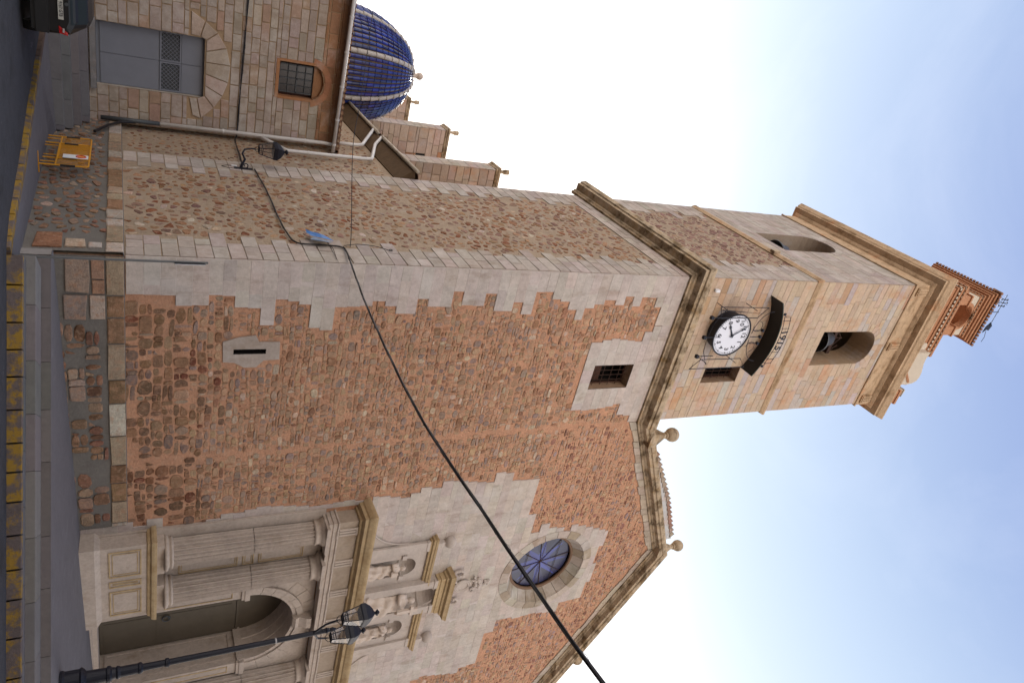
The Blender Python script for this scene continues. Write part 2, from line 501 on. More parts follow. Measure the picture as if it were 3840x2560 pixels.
def coursed(pl, region, size, colf, keepout=(), mortar=0.023, height=(0.004, 0.032), bev=0.022, skip=0.03, wav=0.05):
    """roughly coursed squared rubble: wavy rows of uneven stones, small ones wedged between"""
    us = [p[0] for p in region]; vsx = [p[1] for p in region]
    u0, u1, v0, v1 = min(us), max(us), min(vsx), max(vsx)
    ph = [rng.uniform(0, 6.28) for _ in range(6)]
    def wave(u, k): return wav * (0.6 * math.sin(u * 1.3 + ph[k % 3] + k * .7) + 0.4 * math.sin(u * 3.1 + ph[3 + k % 3] + k * 1.9))
    out = []
    def stone(qd, mo):
        cx = sum(p[0] for p in qd) / len(qd); cy = sum(p[1] for p in qd) / len(qd)
        if not inside(region, cx, cy) or rng.random() < skip: return
        for k in keepout:
            if inside(k, cx, cy): return
        w_ = max(p[0] for p in qd) - min(p[0] for p in qd); h_ = max(p[1] for p in qd) - min(p[1] for p in qd)
        m_ = mo * rng.uniform(0.5, 1.4)
        kx = max(.45, 1 - m_ / max(w_, .05)); ky = max(.45, 1 - m_ / max(h_, .05))
        j = 0.16
        P = [(cx + (x - cx) * kx * (1 + rng.uniform(-j, j * .3)), cy + (y - cy) * ky * (1 + rng.uniform(-j, j * .3))) for x, y in qd]
        q = []
        n = len(P)
        rd = rng.uniform(0.12, 0.34)
        for i in range(n):
            a, b = P[i], P[(i + 1) % n]
            for t in (rd, 1 - rd): q.append((a[0] + (b[0] - a[0]) * t + rng.uniform(-.006, .006), a[1] + (b[1] - a[1]) * t + rng.uniform(-.006, .006)))
            if rng.random() < .5: q.insert(-1, (a[0] + (b[0] - a[0]) * .5 + rng.uniform(-.014, .014), a[1] + (b[1] - a[1]) * .5 + rng.uniform(-.014, .014)))
        for k in keepout:
            if any(inside(k, x, y) for x, y in q): return
        if any(not inside(region, x, y) for x, y in q): return
        vs, fs = slab(pl, q, -0.02, rng.uniform(*height), min(bev, .2 * min(w_, h_)), 0.1)
        out.append((vs, fs, vary(colf(cx, cy), 0.2, 0.05)))
    v = v0; k = 0
    while v < v1:
        sw, sh = size(v); hh = sh * rng.uniform(.65, 1.4); k += 1
        u = u0 - rng.random() * sw
        while u < u1:
            ww = sw * rng.choice((.45, .6, .8, 1, 1, 1.25, 1.6))
            a0, a1 = v + wave(u, k), v + hh + wave(u, k + 1)
            b0, b1 = v + wave(u + ww, k), v + hh + wave(u + ww, k + 1)
            sl = rng.uniform(-.12, .12) * sw
            r = rng.random()
            if r < .22 and hh > sh * .8:
                f = rng.uniform(.35, .65); m0 = a0 + (a1 - a0) * f; m1 = b0 + (b1 - b0) * f
                stone([(u, a0), (u + ww + sl, b0), (u + ww, m1), (u, m0)], mortar); stone([(u, m0), (u + ww, m1), (u + ww, b1), (u, a1)], mortar)
            elif r < .32:
                stone([(u, a0), (u + ww * .6, b0), (u + ww * .45, b1), (u, a1)], mortar); stone([(u + ww * .6, a0), (u + ww, b0), (u + ww, b0 + (b1 - b0) * .6)], mortar * .7)
            else:
                stone([(u, a0), (u + ww + sl * .4, b0), (u + ww, b1), (u + sl * .4, a1)], mortar)
            u += ww
        v += hh
    return out

def ashlar(pl, zone, ch, bw, gap, h, bev, colf, holes=(), bed=None, bedh=None, rings=(), minw=0.1, tilt=0.006):
    """coursed dressed blocks filling a zone (scanline per course). holes: loops cut out; rings: (cx, cy, r)"""
    vsx = [p[1] for p in zone]
    v = min(vsx); top = max(vsx); out = []
    while v < top - 0.05:
        hh = rng.uniform(*ch)
        for hl in holes:
            for e_ in (min(q[1] for q in hl), max(q[1] for q in hl)):
                if v + .08 < e_ < v + hh + .10: hh = e_ - v
        if v + hh > top - 0.12: hh = top - v
        mid = v + hh / 2
        xs = crossings(zone, mid)
        iv = [(xs[i], xs[i + 1]) for i in range(0, len(xs) - 1, 2)]
        for hl in holes:
            hv = [q[1] for q in hl]
            if min(hv) < v + hh and max(hv) > v:
                lo = max(min(hv), v) ; hi = min(max(hv), v + hh)
                hx = []
                for yy in (lo + 1e-3, (lo + hi) / 2, hi - 1e-3): hx += crossings(hl, yy)
                if not hx: continue
                a, b = min(hx), max(hx)
                niv = []
                for (p, q) in iv:
                    if b <= p or a >= q: niv.append((p, q)); continue
                    if a > p: niv.append((p, a))
                    if b < q: niv.append((b, q))
                iv = niv
        for (rx, ry, rr) in rings:
            dy = max(0, abs(mid - ry) - 0.0)
            if dy < rr:
                e = math.sqrt(rr * rr - dy * dy); a, b = rx - e, rx + e
                niv = []
                for (p, q) in iv:
                    if b <= p or a >= q: niv.append((p, q)); continue
                    if a > p: niv.append((p, a))
                    if b < q: niv.append((b, q))
                iv = niv
        for (a, b) in iv:
            if b - a < minw: continue
            if bed is not None: bed.add([pl.P(a, v, bedh), pl.P(b, v, bedh), pl.P(b, v + hh, bedh), pl.P(a, v + hh, bedh)] + [pl.P(a, v, 0), pl.P(b, v, 0), pl.P(b, v + hh, 0), pl.P(a, v + hh, 0)],
                                       [(0, 1, 2, 3), (4, 5, 1, 0), (5, 6, 2, 1), (6, 7, 3, 2), (7, 4, 0, 3)])
            u = a
            while u < b - 1e-3:
                bw_ = rng.uniform(*bw)
                if b - (u + bw_) < bw[0] * 0.6: bw_ = b - u
                g = gap / 2
                poly = [(u + g, v + g), (u + bw_ - g, v + g), (u + bw_ - g, v + hh - g), (u + g, v + hh - g)]
                if bw_ > 2.5 * g:
                    j = min(gap * 0.35, 0.012)
                    poly = [(x + rng.uniform(-j, j), y + rng.uniform(-j, j)) for x, y in poly]
                    vs, fs = slab(pl, poly, 0.0, h + rng.uniform(-.004, .004), bev, tilt)
                    out.append((vs, fs, colf(u, mid)))
                u += bw_
        v += hh
    return out

def sweep(prof, path, closed=False, seg=0.9, gap=0.008, ends=True):
    """moulding pieces: prof [(out, z)], path plan points with z; out is to the right-hand side normal given by nrm"""
    pieces = []
    n = len(path)
    P = [Vector(p) for p in path]
    def nrm(a, b):
        d = (b - a); d.z = 0; d.normalize()
        return Vector((d.y, -d.x, 0))
    segs = n if closed else n - 1
    N = [nrm(P[i], P[(i + 1) % n]) for i in range(segs)]
    for i in range(segs):
        a = P[i]; b = P[(i + 1) % n]
        def mit(k_prev, k_next):
            if k_prev is None: return N[k_next]
            if k_next is None: return N[k_prev]
            s = N[k_prev] + N[k_next]
            return s / (1 + N[k_prev].dot(N[k_next]))
        ma = mit((i - 1) % segs if (closed or i > 0) else None, i)
        mb_ = mit(i, (i + 1) % segs if (closed or i < segs - 1) else None)
        L = (b - a).length; k = max(1, round(L / seg)) if seg else 1
        cuts = [0.0]
        for q in range(1, k): cuts.append((q + rng.uniform(-.18, .18)) / k)
        cuts.append(1.0)
        for q in range(k):
            t0, t1 = cuts[q], cuts[q + 1]
            g = gap / L / 2
            p0 = a + (b - a) * (t0 + (g if q > 0 else 0)); p1 = a + (b - a) * (t1 - (g if q < k - 1 else 0))
            m0 = ma if q == 0 else N[i]; m1 = mb_ if q == k - 1 else N[i]
            vs = []
            for (o, z) in prof: v = p0 + m0 * o; vs.append((v.x, v.y, v.z + z))
            for (o, z) in prof: v = p1 + m1 * o; vs.append((v.x, v.y, v.z + z))
            m = len(prof)
            fs = [(j, (j + 1) % m, m + (j + 1) % m, m + j) for j in range(m)]
            fs += [tuple(range(m)), tuple(reversed(range(m, 2 * m)))]
            pieces.append((vs, fs, (0.5, 0.5, 0.5)))
    return pieces
def rake(prof, pts, seg=0.9, gap=0.01, y0=0.0):
    """moulding running in the front plane along (x, z) points; prof [(out, up)]"""
    pieces = []
    for i in range(len(pts) - 1):
        (xa, za), (xb, zb) = pts[i], pts[i + 1]
        L = math.hypot(xb - xa, zb - za); k = max(1, round(L / seg))
        cuts = [0.0] + [(q + rng.uniform(-.15, .15)) / k for q in range(1, k)] + [1.0]
        for q in range(k):
            g = gap / L / 2
            t0 = cuts[q] + (g if q else 0); t1 = cuts[q + 1] - (g if q < k - 1 else 0)
            vs = []
            for t in (t0, t1):
                for (o, z) in prof: vs.append((xa + (xb - xa) * t, y0 - o, za + (zb - za) * t + z))
            m = len(prof)
            fs = [(j, (j + 1) % m, m + (j + 1) % m, m + j) for j in range(m)] + [tuple(range(m)), tuple(reversed(range(m, 2 * m)))]
            pieces.append((vs, fs, (0.5, 0.5, 0.5)))
    return pieces

# ================================================================== ground
W, T = 8.44, 6.3
def gz_plaza(x): return 0.305 + 0.028 * max(0, x)
# road, pavement and terrace are sheets and stepped blocks whose edges follow the splayed kerb
E_PL = [(-0.22, -0.71), (1.27, -1.94), (4.12, -4.28), (6.78, -6.47), (13.0, -11.6)]      # terrace edge
E_T1 = [(-0.68, -1.76), (0.72, -2.89), (3.40, -5.05), (5.91, -7.09), (12.1, -12.1)]
E_K1 = [(-0.81, -2.06), (0.56, -3.17), (3.18, -5.27), (5.64, -7.25), (11.8, -12.3)]
def ground():
    mb = MB()
    mb.add([(-300, -300, -0.42), (300, -300, -0.42), (300, 300, -0.42), (-300, 300, -0.42)], [(0, 1, 2, 3)])
    mb.build('ground', 'asphalt', kind='structure')
    # road: falls gently from the terrace kerb towards the side street
    mb = MB()
    a = [(-0.95, -2.2, -0.325), (0.4, -3.3, -0.31), (3.0, -5.45, -0.29), (5.4, -7.45, -0.27), (11.6, -12.5, -0.25)]
    l = [(-1.3, -1.0, -0.36), (-1.75, 1.85, -0.385), (-2.3, 3.9, -0.38), (-2.9, 6.5, -0.375), (-3.6, 9.8, -0.37), (-4.6, 14, -0.37), (-6, 24, -0.36)]
    near = [(11.6, -60, -0.2), (-60, -60, -0.3), (-60, 24, -0.36)]
    edge = list(reversed(a)) + l + [near[2], near[1], near[0]]
    tr = tessellate_polygon([[Vector((p[0], p[1], 0)) for p in edge]])
    mb.add(edge, tr)
    mb.build('road', 'asphalt', kind='structure')
    # side pavement
    mb = MB()
    out = [(-0.85, -2.05), (-1.1, -1.0), (-1.5, 1.85), (-2.05, 3.9), (-2.65, 6.5), (-3.35, 9.8), (-4.3, 13), (-5.7, 24)]
    zo = [-0.27, -0.27, -0.27, -0.27, -0.265, -0.26, -0.26, -0.26]
    inn = [(-0.02, -0.4), (-0.02, 0.2), (-0.02, 2.5), (-0.02, 4.5), (-0.02, 8.9), (-0.02, 9.72), (-0.02, 11.7), (-0.02, 24)]
    vs = [(x, y, z) for (x, y), z in zip(out, zo)] + [(x, y, -0.31 if i < 5 else -0.16) for i, (x, y) in enumerate(inn)]
    n = len(out)
    mb.add(vs, [(i, i + 1, n + i + 1, n + i) for i in range(n - 1)])
    mb.build('pavement', 'pave', kind='structure')
    # terrace
    mb = MB()
    x_end = 13.0
    inn = [(-0.12, -0.08), (2.3, -0.02), (6.0, -0.02), (9.5, -0.02), (22.0, -0.02)]
    vs = [(x, y, 0.30) for x, y in E_PL] + [(x, y, gz_plaza(x)) for x, y in inn]
    n = len(E_PL)
    mb.add(vs, [(i, i + 1, n + i + 1, n + i) for i in range(n - 1)])
    mb.add([(13.0, -11.6, 0.30), (40, -34, 0.3), (40, -0.02, .9), (22, -0.02, gz_plaza(22))], [(0, 1, 2, 3)])
    mb.build('terrace', 'pave', kind='structure')
    # end face of the terrace and the steps: stone blocks cut every metre or so
    st = thing('steps', None, None, (0, -2, -0.4), kind='structure')
    def strip(top, bot_z, top_z, name, col, depth, L=1.25, parent=st, mat='stepst', first=0.0, gapw=0.01):
        d = Vector((top[-1][0] - top[0][0], top[-1][1] - top[0][1])); tot = d.length; d.normalize()
        nrm = Vector((-d.y, d.x))                     # inwards (up the slope)
        def at(s_):
            acc = 0
            for i in range(len(top) - 1):
                a = Vector(top[i]); b = Vector(top[i + 1]); l = (b - a).length
                if s_ <= acc + l or i == len(top) - 2: return a + (b - a) * ((s_ - acc) / l)
                acc += l
        s_ = first; ps = []
        tot = sum((Vector(top[i + 1]) - Vector(top[i])).length for i in range(len(top) - 1))
        while s_ < tot - 0.01:
            e = min(tot, s_ + L * rng.uniform(0.8, 1.25))
            p, q = at(s_ + gapw / 2), at(e - gapw / 2)
            pi, qi = p + nrm * depth, q + nrm * depth
            c = vary(col, 0.1)
            r = 0.012
            po, qo = p + nrm * r, q + nrm * r
            vs = [(p.x, p.y, bot_z), (q.x, q.y, bot_z), (q.x, q.y, top_z - r), (p.x, p.y, top_z - r), (po.x, po.y, top_z), (qo.x, qo.y, top_z), (qi.x, qi.y, top_z), (pi.x, pi.y, top_z), (qi.x, qi.y, bot_z), (pi.x, pi.y, bot_z)]
            ps.append((vs, [(0, 1, 2, 3), (3, 2, 5, 4), (4, 5, 6, 7), (0, 3, 4, 7, 9), (1, 8, 6, 5, 2)], c))
            s_ = e
        for v, f, c in ps: MB().add(v, f, c).build(name, mat, parent)
    strip(E_PL, -0.4, 0.304, 'step_block', (0.15, 0.135, 0.128), 0.3)
    strip(E_T1, -0.4, 0.125, 'step_block', (0.17, 0.155, 0.15), 1.05)
    strip(E_K1, -0.4, -0.045, 'step_block', (0.12, 0.112, 0.115), 0.36)
    # joint shadow line along the risers' feet is left to the light
    kb = thing('kerb', None, None, (0, -2.5, -0.4), kind='structure')
    ok = [(-0.9, -2.2), (0.42, -3.32), (3.05, -5.42), (5.5, -7.4), (11.7, -12.45)]
    strip(ok, -0.5, -0.052, 'kerb_stone', (0.2, 0.2, 0.2), 0.19, 0.62, kb, 'kerbst', gapw=0.035)
    strip([(-6.0, 24), (-4.6, 13.6), (-3.55, 9.8), (-2.95, 7.0)], -0.5, -0.262, 'kerb_stone', (0.2, 0.2, 0.2), 0.22, 0.75, kb, 'kerbplain', gapw=0.03)
    lk = [(-2.95, 7.0), (-2.85, 6.5), (-2.25, 3.9), (-1.7, 1.85), (-1.3, -1.0), (-1.02, -2.15)]
    d0 = []
    strip(lk, -0.5, -0.262, 'kerb_stone', (0.2, 0.2, 0.2), 0.22, 0.75, kb, 'kerbst', gapw=0.035)
    # the white cheek at the end of the terrace steps
    mb = MB()
    mb.box((-0.13, -0.42, -0.4), (-0.09, -0.1, 0.29), (0.24, 0.22, 0.21))
    mb.build('step_cheek', 'stepst', st)
ground()

# ================================================================== the bell tower
GREY = (0.44, 0.385, 0.36); PALE = (0.47, 0.405, 0.365)
WARM = (0.50, 0.375, 0.275)
def c_grey(u, v): return vary(PALE, 0.07, 0.025)
def c_side(u, v): return vary((0.405, 0.34, 0.295), 0.12, 0.03)  # duller than the front stone: the side's shade is put into the colour
def c_warm(u, v):
    r = rng.random()
    if r < 0.08: return vary((0.48, 0.31, 0.20), 0.08)
    if r < 0.22: return vary((0.47, 0.40, 0.36), 0.06)
    return vary(WARM, 0.07, 0.03)
tower = thing('bell_tower', 'tall square stone bell tower with rubble lower walls and dressed upper storeys', 'tower', (T / 2, W / 2, -0.4))
SLIT = [(2.68, 4.38), (2.83, 4.38), (2.83, 5.24), (2.68, 5.24)]
WIN1 = [(3.61, 16.72), (4.63, 16.72), (4.63, 18.47), (3.61, 18.47)]
WIN2 = [(3.9, 22.15), (4.6, 22.15), (4.6, 24.05), (3.9, 24.05)]
BELLF = arch_loop(2.31, 3.97, 28.15, 31.02)
BELLS = arch_loop(3.3, 5.3, 27.8, 30.75)
mb = MB(); sheet(mb, FRONT, [(0, -0.4), (T, -0.4), (T, 19.7), (0, 19.7)], [SLIT, WIN1])
mb.build('front_wall', 'mortar_o', tower)
mb = MB(); sheet(mb, FRONT, [(0, 19.7), (T, 19.7), (T, 34.5), (0, 34.5)], [WIN2, BELLF])
mb.build('upper_front_wall', 'joint_t', tower)
mb = MB(); sheet(mb, SIDE, [(0, -0.4), (W, -0.4), (W, 26.5), (0, 26.5)])
mb.build('side_wall', 'mortar_g', tower)
mb = MB(); sheet(mb, SIDE, [(0, 26.5), (W, 26.5), (W, 34.5), (0, 34.5)], [BELLS])
mb.build('upper_side_wall', 'joint_t', tower)
mb = MB()
mb.add([(T, 0, -0.4), (T, W, -0.4), (T, W, 34.5), (T, 0, 34.5)], [(0, 1, 2, 3)])
mb.add([(0, W, -0.4), (T, W, -0.4), (T, W, 34.5), (0, W, 34.5)], [(0, 1, 2, 3)])
mb.add([(-0.3, -0.3, 34.62), (T + 0.3, -0.3, 34.62), (T + 0.3, W + 0.3, 34.62), (-0.3, W + 0.3, 34.62)], [(0, 1, 2, 3)])
mb.build('rear_walls_and_roof', 'joint_t', tower)
# reveals
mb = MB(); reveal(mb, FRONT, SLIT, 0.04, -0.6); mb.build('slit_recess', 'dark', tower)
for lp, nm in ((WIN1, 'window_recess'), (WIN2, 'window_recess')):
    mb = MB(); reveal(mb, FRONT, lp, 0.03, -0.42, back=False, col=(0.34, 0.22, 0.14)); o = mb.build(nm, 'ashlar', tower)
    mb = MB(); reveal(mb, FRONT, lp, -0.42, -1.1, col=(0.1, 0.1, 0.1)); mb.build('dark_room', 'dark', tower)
    a, b = lp[0], lp[2]
    mb = MB()
    fr = 0.05
    mb.box((a[0], 0.36, a[1]), (a[0] + fr, 0.42, b[1])); mb.box((b[0] - fr, 0.36, a[1]), (b[0], 0.42, b[1]))
    mb.box((a[0] + fr, 0.36, b[1] - fr), (b[0] - fr, 0.42, b[1])); mb.box((a[0] + fr, 0.36, a[1]), (b[0] - fr, 0.42, a[1] + fr))
    if lp is WIN1: mb.box((a[0] + .05, 0.5, a[1]), (b[0] - .05, 0.53, a[1] + .75)); 
    mb.build('window_frame', 'woodbrown', tower)
    g = MB()
    nv = 4 if lp is WIN1 else 3; nh = 4 if lp is WIN1 else 4
    for i in range(nv):
        x = a[0] + (b[0] - a[0]) * (i + 1) / (nv + 1); g.box((x - .009, 0.27, a[1]), (x + .009, 0.288, b[1]))
    for i in range(nh):
        z = a[1] + (b[1] - a[1]) * (i + 1) / (nh + 1); g.box((a[0], 0.25, z - .009), (b[0], 0.268, z + .009))
    g.build('window_grille', 'rust', tower)
# belfry room seen through the arches
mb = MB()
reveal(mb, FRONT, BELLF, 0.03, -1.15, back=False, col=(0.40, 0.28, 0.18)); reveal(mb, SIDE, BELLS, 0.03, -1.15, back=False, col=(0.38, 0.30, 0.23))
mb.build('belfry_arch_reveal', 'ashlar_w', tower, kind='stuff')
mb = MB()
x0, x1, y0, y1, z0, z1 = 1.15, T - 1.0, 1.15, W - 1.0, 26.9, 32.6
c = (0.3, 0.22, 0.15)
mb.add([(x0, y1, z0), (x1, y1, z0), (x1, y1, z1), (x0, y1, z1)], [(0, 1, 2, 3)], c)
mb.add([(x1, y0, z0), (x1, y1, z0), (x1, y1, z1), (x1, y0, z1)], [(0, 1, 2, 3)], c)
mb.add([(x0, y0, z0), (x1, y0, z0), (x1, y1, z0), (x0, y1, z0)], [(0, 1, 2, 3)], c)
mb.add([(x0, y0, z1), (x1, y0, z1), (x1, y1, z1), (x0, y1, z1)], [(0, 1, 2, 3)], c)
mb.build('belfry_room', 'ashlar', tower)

# --- dressed stone zones on the front
QF = [(0, 1.78), (1.03, 1.78), (1.05, 2.79), (1.36, 2.82), (1.32, 3.54), (1.0, 3.57), (1.05, 4.36), (1.37, 4.41), (1.40, 4.95), (1.92, 4.96), (1.92, 5.3), (1.08, 5.31), (1.19, 5.96),
      (1.32, 6.33), (1.98, 6.37), (2.11, 6.95), (1.35, 6.97), (1.3, 7.89), (1.12, 8.32), (1.29, 8.38), (1.29, 8.88), (1.54, 8.92), (1.54, 9.37), (1.03, 9.4), (1.04, 9.83), (1.29, 9.92), (1.29, 10.45),
      (.77, 10.47), (.76, 10.96), (1.22, 11.02), (1.25, 11.58), (.82, 11.6), (.81, 12.09), (1.42, 12.2), (1.42, 12.64), (1.1, 12.8), (1.1, 13.1), (1.54, 13.15), (1.53, 13.56), (.72, 13.58), (.7, 14.2),
      (1.06, 14.34), (1.05, 14.73), (1.42, 15.1), (1.73, 15.24), (1.75, 15.62), (1.31, 15.64), (.96, 16.51), (1.11, 16.61), (1.17, 17.04), (.81, 17.06), (.82, 17.49), (1.36, 17.69), (1.37, 17.9), (.83, 17.92),
      (.85, 18.46), (1.22, 18.56), (1.21, 18.91), (2.0, 18.97), (2.33, 18.5), (2.65, 18.4), (2.5, 17.2), (2.66, 16.45), (3.06, 16.35), (3.28, 16.09), (5.05, 16.16), (4.92, 16.38), (5.61, 16.5), (5.5, 17.85),
      (5.34, 18.45), (5.88, 18.54), (6.0, 19.17), (6.28, 19.3), (6.28, 19.66), (0, 19.66)]
SLITZ = [(2.44, 4.09), (3.08, 4.12), (3.11, 4.42), (3.27, 4.68), (3.27, 5.0), (3.05, 5.2), (3.03, 5.62), (2.46, 5.6), (2.45, 5.04), (2.24, 4.94), (2.3, 4.5)]
bed = MB()
pcs = ashlar(FRONT, QF, (0.3, 0.4), (0.45, 1.1), 0.010, 0.036, 0.006, c_grey, holes=[WIN1], bed=bed, bedh=0.031)
mb = MB(); sheet(mb, FRONT, SLITZ, [SLIT], w=.036, col=(.38, .315, .27)); reveal(mb, FRONT, SLITZ, .036, -.01, back=False, col=(.38, .315, .27)); mb.build('slit_surround', 'ashlar', tower)
if 0: pcs += ashlar(FRONT, SLITZ, (0.5, 0.52), (0.4, 0.9), 0.010, 0.036, 0.006, c_grey, holes=[SLIT], bed=bed, bedh=0.031)
emit(pcs, 'quoin_block', 'ashlar', tower)
bed.build('pointing', 'joint_w', tower, kind='stuff')
# --- rubble on the front of the tower (x < 6.3)
P_FRONT = [(0.34, (0.38, 0.24, 0.155)), (0.16, (0.33, 0.235, 0.18)), (0.24, (0.43, 0.27, 0.165)), (0.10, (0.30, 0.155, 0.09)), (0.07, (0.27, 0.195, 0.165)), (0.09, (0.48, 0.36, 0.265))]
P_LOW = [(0.30, (0.23, 0.125, 0.068)), (0.25, (0.18, 0.105, 0.065)), (0.2, (0.28, 0.17, 0.10)), (0.13, (0.22, 0.15, 0.12)), (0.07, (0.17, 0.06, 0.035)), (0.05, (0.36, 0.27, 0.2))]
def fsize(v):
    if v < 3.0: return 0.33, 0.31
    if v < 4.6: return 0.27, 0.25
    return 0.22, 0.185
TOWREG = [(0.6, 1.8), (T, 1.8), (T, 19.4), (0.6, 19.4)]
def pick(pal):
    pr = rng.random()
    for wgt, c_ in pal:
        pr -= wgt
        if pr <= 0: return c_
    return c_
def front_col(u, v):
    return pick(P_LOW) if rng.random() < min(.92, max(0, (4.6 - v) / 2.2)) else pick(P_FRONT)
lo = []
hi = coursed(FRONT, [(0.6, 1.70), (T, 1.70), (T, 19.4), (0.6, 19.4)], fsize, front_col, [QF, SLITZ])
emit(lo + hi, 'rubble_stone', 'rubble', tower)

# --- side face
def toothed(u0, z0, z1, widths, sgn, step):
    """polygon with alternating long and short courses starting at u0"""
    pts = [(u0, z0)]; z = z0; i = 0
    while z < z1 - 1e-6:
        ww = widths[i % len(widths)] * rng.uniform(0.85, 1.15)
        zz = min(z1, z + step)
        pts += [(u0 + sgn * ww, z + 1e-4), (u0 + sgn * ww, zz)]
        z = zz; i += 1
    pts.append((u0, z1))
    return pts
QS1 = toothed(0.0, 1.78, 18.9, (1.15, 1.5, 1.05, 1.35), 1, 0.40)
QS2 = toothed(W, 1.78, 18.9, (1.1, 1.45, 1.0, 1.6), -1, 0.40)
QTOP = [(0, 18.9), (W, 18.9), (W, 19.66), (0, 19.66)]
pcs = ashlar(SIDE, QS1, (0.4, 0.4), (0.45, 1.0), 0.022, 0.03, 0.012, c_side)
pcs += ashlar(SIDE, QS2, (0.4, 0.4), (0.45, 1.0), 0.022, 0.03, 0.012, c_side)
pcs += ashlar(SIDE, QTOP, (0.36, 0.4), (0.45, 1.0), 0.022, 0.03, 0.012, c_side)
# upper stage corners and belfry storey
QS3 = toothed(0.0, 20.4, 26.4, (1.2, 1.7, 1.3, 1.6), 1, 0.40)
QS4 = toothed(W, 20.4, 26.4, (1.3, 1.7, 1.1, 1.5), -1, 0.40)
pcs += ashlar(SIDE, QS3, (0.4, 0.4), (0.5, 1.1), 0.018, 0.03, 0.012, c_side)
pcs += ashlar(SIDE, QS4, (0.4, 0.4), (0.5, 1.1), 0.018, 0.03, 0.012, c_side)
pcs += ashlar(SIDE, [(0, 26.7), (W, 26.7), (W, 32.7), (0, 32.7)], (0.34, 0.42), (0.6, 1.3), 0.012, 0.03, 0.01, c_side, holes=[BELLS])
emit(pcs, 'side_block', 'ashlar', tower)
P_SIDE = [(0.28, (0.28, 0.135, 0.07)), (0.17, (0.27, 0.16, 0.12)), (0.22, (0.35, 0.205, 0.115)), (0.13, (0.20, 0.105, 0.085)), (0.11, (0.22, 0.075, 0.035)), (0.06, (0.43, 0.32, 0.23)), (0.03, (0.5, 0.42, 0.35))]
P_UP = [(0.35, (0.24, 0.13, 0.11)), (0.25, (0.29, 0.18, 0.14)), (0.2, (0.36, 0.24, 0.16)), (0.1, (0.19, 0.09, 0.08)), (0.1, (0.42, 0.32, 0.25))]
lo = rubble(SIDE, [(0.9, 1.8), (7.6, 1.8), (7.6, 18.88), (0.9, 18.88)], lambda v: (0.33, 0.215), P_SIDE, (0.10, 0.56), (0.003, 0.024), [QS1, QS2], skip=0.10, vj=.42)
hi = rubble(SIDE, [(0.9, 20.5), (7.6, 20.5), (7.6, 26.35), (0.9, 26.35)], lambda v: (0.34, 0.2), P_UP, (0.06, 0.45), (0.003, 0.024), [QS3, QS4], skip=0.08, vj=.4)
emit(lo + hi, 'side_rubble_stone', 'rubble', tower)

# --- upper front, warm dressed stone
ringB = (3.14, 31.02, 0.83 + 0.42)
pcs = ashlar(FRONT, [(0, 20.35), (T, 20.35), (T, 26.38), (0, 26.38)], (0.3, 0.4), (0.55, 1.15), 0.011, 0.03, 0.008, c_warm, holes=[WIN2])
UPB = [(0, 26.68), (T, 26.68), (T, 32.72), (0, 32.72)]
pcs += ashlar(FRONT, UPB, (0.31, 0.4), (0.55, 1.15), 0.011, 0.03, 0.008, c_warm, holes=[BELLF])
emit(pcs, 'ashlar_block', 'ashlar_w', tower)

# --- cornices
prof = [(0, 0), (.12, 0), (.12, .07), (.19, .12), (.2, .2), (.48, .22), (.5, .34), (.56, .36), (.6, .54), (.6, .6), (0, .84)]
emit(sweep(prof, [(0, W + .4, 19.6), (0, 0, 19.6), (T + .05, 0, 19.6)], seg=0.85, gap=0.012), 'cornice_block', 'cornice', tower)
prof = [(0, 0), (.05, 0), (.10, .12), (.12, .16), (.12, .26), (0, .32)]
emit(sweep(prof, [(0, W, 26.36), (0, 0, 26.36), (T, 0, 26.36), (T, W, 26.36)], seg=0.9), 'belt_block', 'cornice_t', tower)
prof = [(0, 0), (.08, 0), (.1, .05), (.08, .1), (.045, .12), (.045, 1.0), (.12, 1.05), (.2, 1.14), (.2, 1.2), (.46, 1.26), (.46, 1.4), (.52, 1.46), (.6, 1.7), (.62, 1.74), (.62, 1.82), (0, 1.92)]
emit(sweep(prof, [(0, W, 32.7), (0, 0, 32.7), (T, 0, 32.7), (T, W, 32.7)], closed=True, seg=0.95), 'top_cornice_block', 'cornice_t', tower)
for xx in (0.28, 3.1, T - 0.3):
    mb = MB(); mb.box((xx - .2, -.11, 32.95), (xx + .2, -.04, 33.62))
    for k in (-.13, 0, .13): mb.box((xx + k - .03, -.15, 33.0), (xx + k + .03, -.11, 33.6))
    mb.build('frieze_bracket', 'cornice_t', tower)
mb = MB(); mb.box((-.45, 5.1, 34.55), (-.2, 5.35, 34.95), (0.3, 0.2, 0.15)); mb.build('roof_block', 'terracotta', tower)
mb = MB(); mb.box((-.2, 2.6, 26.36), (-.09, 2.85, 26.72)); mb.build('belt_stub', 'cornice', tower)
# carved voussoirs of the belfry arches
def voussoirs(pl, c, r0, r1, n, a0, a1, h, mat, parent, colf, name='voussoir', bev=0.012, gap=0.012):
    for k in range(n):
        t0 = a0 + (a1 - a0) * k / n + gap / r1; t1 = a0 + (a1 - a0) * (k + 1) / n - gap / r1
        poly = [(c[0] + r0 * math.cos(t0), c[1] + r0 * math.sin(t0)), (c[0] + r1 * math.cos(t0), c[1] + r1 * math.sin(t0)),
                (c[0] + r1 * math.cos((t0 + t1) / 2), c[1] + r1 * math.sin((t0 + t1) / 2)),
                (c[0] + r1 * math.cos(t1), c[1] + r1 * math.sin(t1)), (c[0] + r0 * math.cos(t1), c[1] + r0 * math.sin(t1)),
                (c[0] + r0 * math.cos((t0 + t1) / 2), c[1] + r0 * math.sin((t0 + t1) / 2))]
        v, f = slab(pl, poly, -.01, h, bev)
        MB().add(v, f, colf(0, 0)).build(name, mat, parent)
voussoirs(FRONT, (3.14, 31.02), 0.835, 1.2, 11, 0, math.pi, 0.045, 'ashlar_w', tower, c_warm)
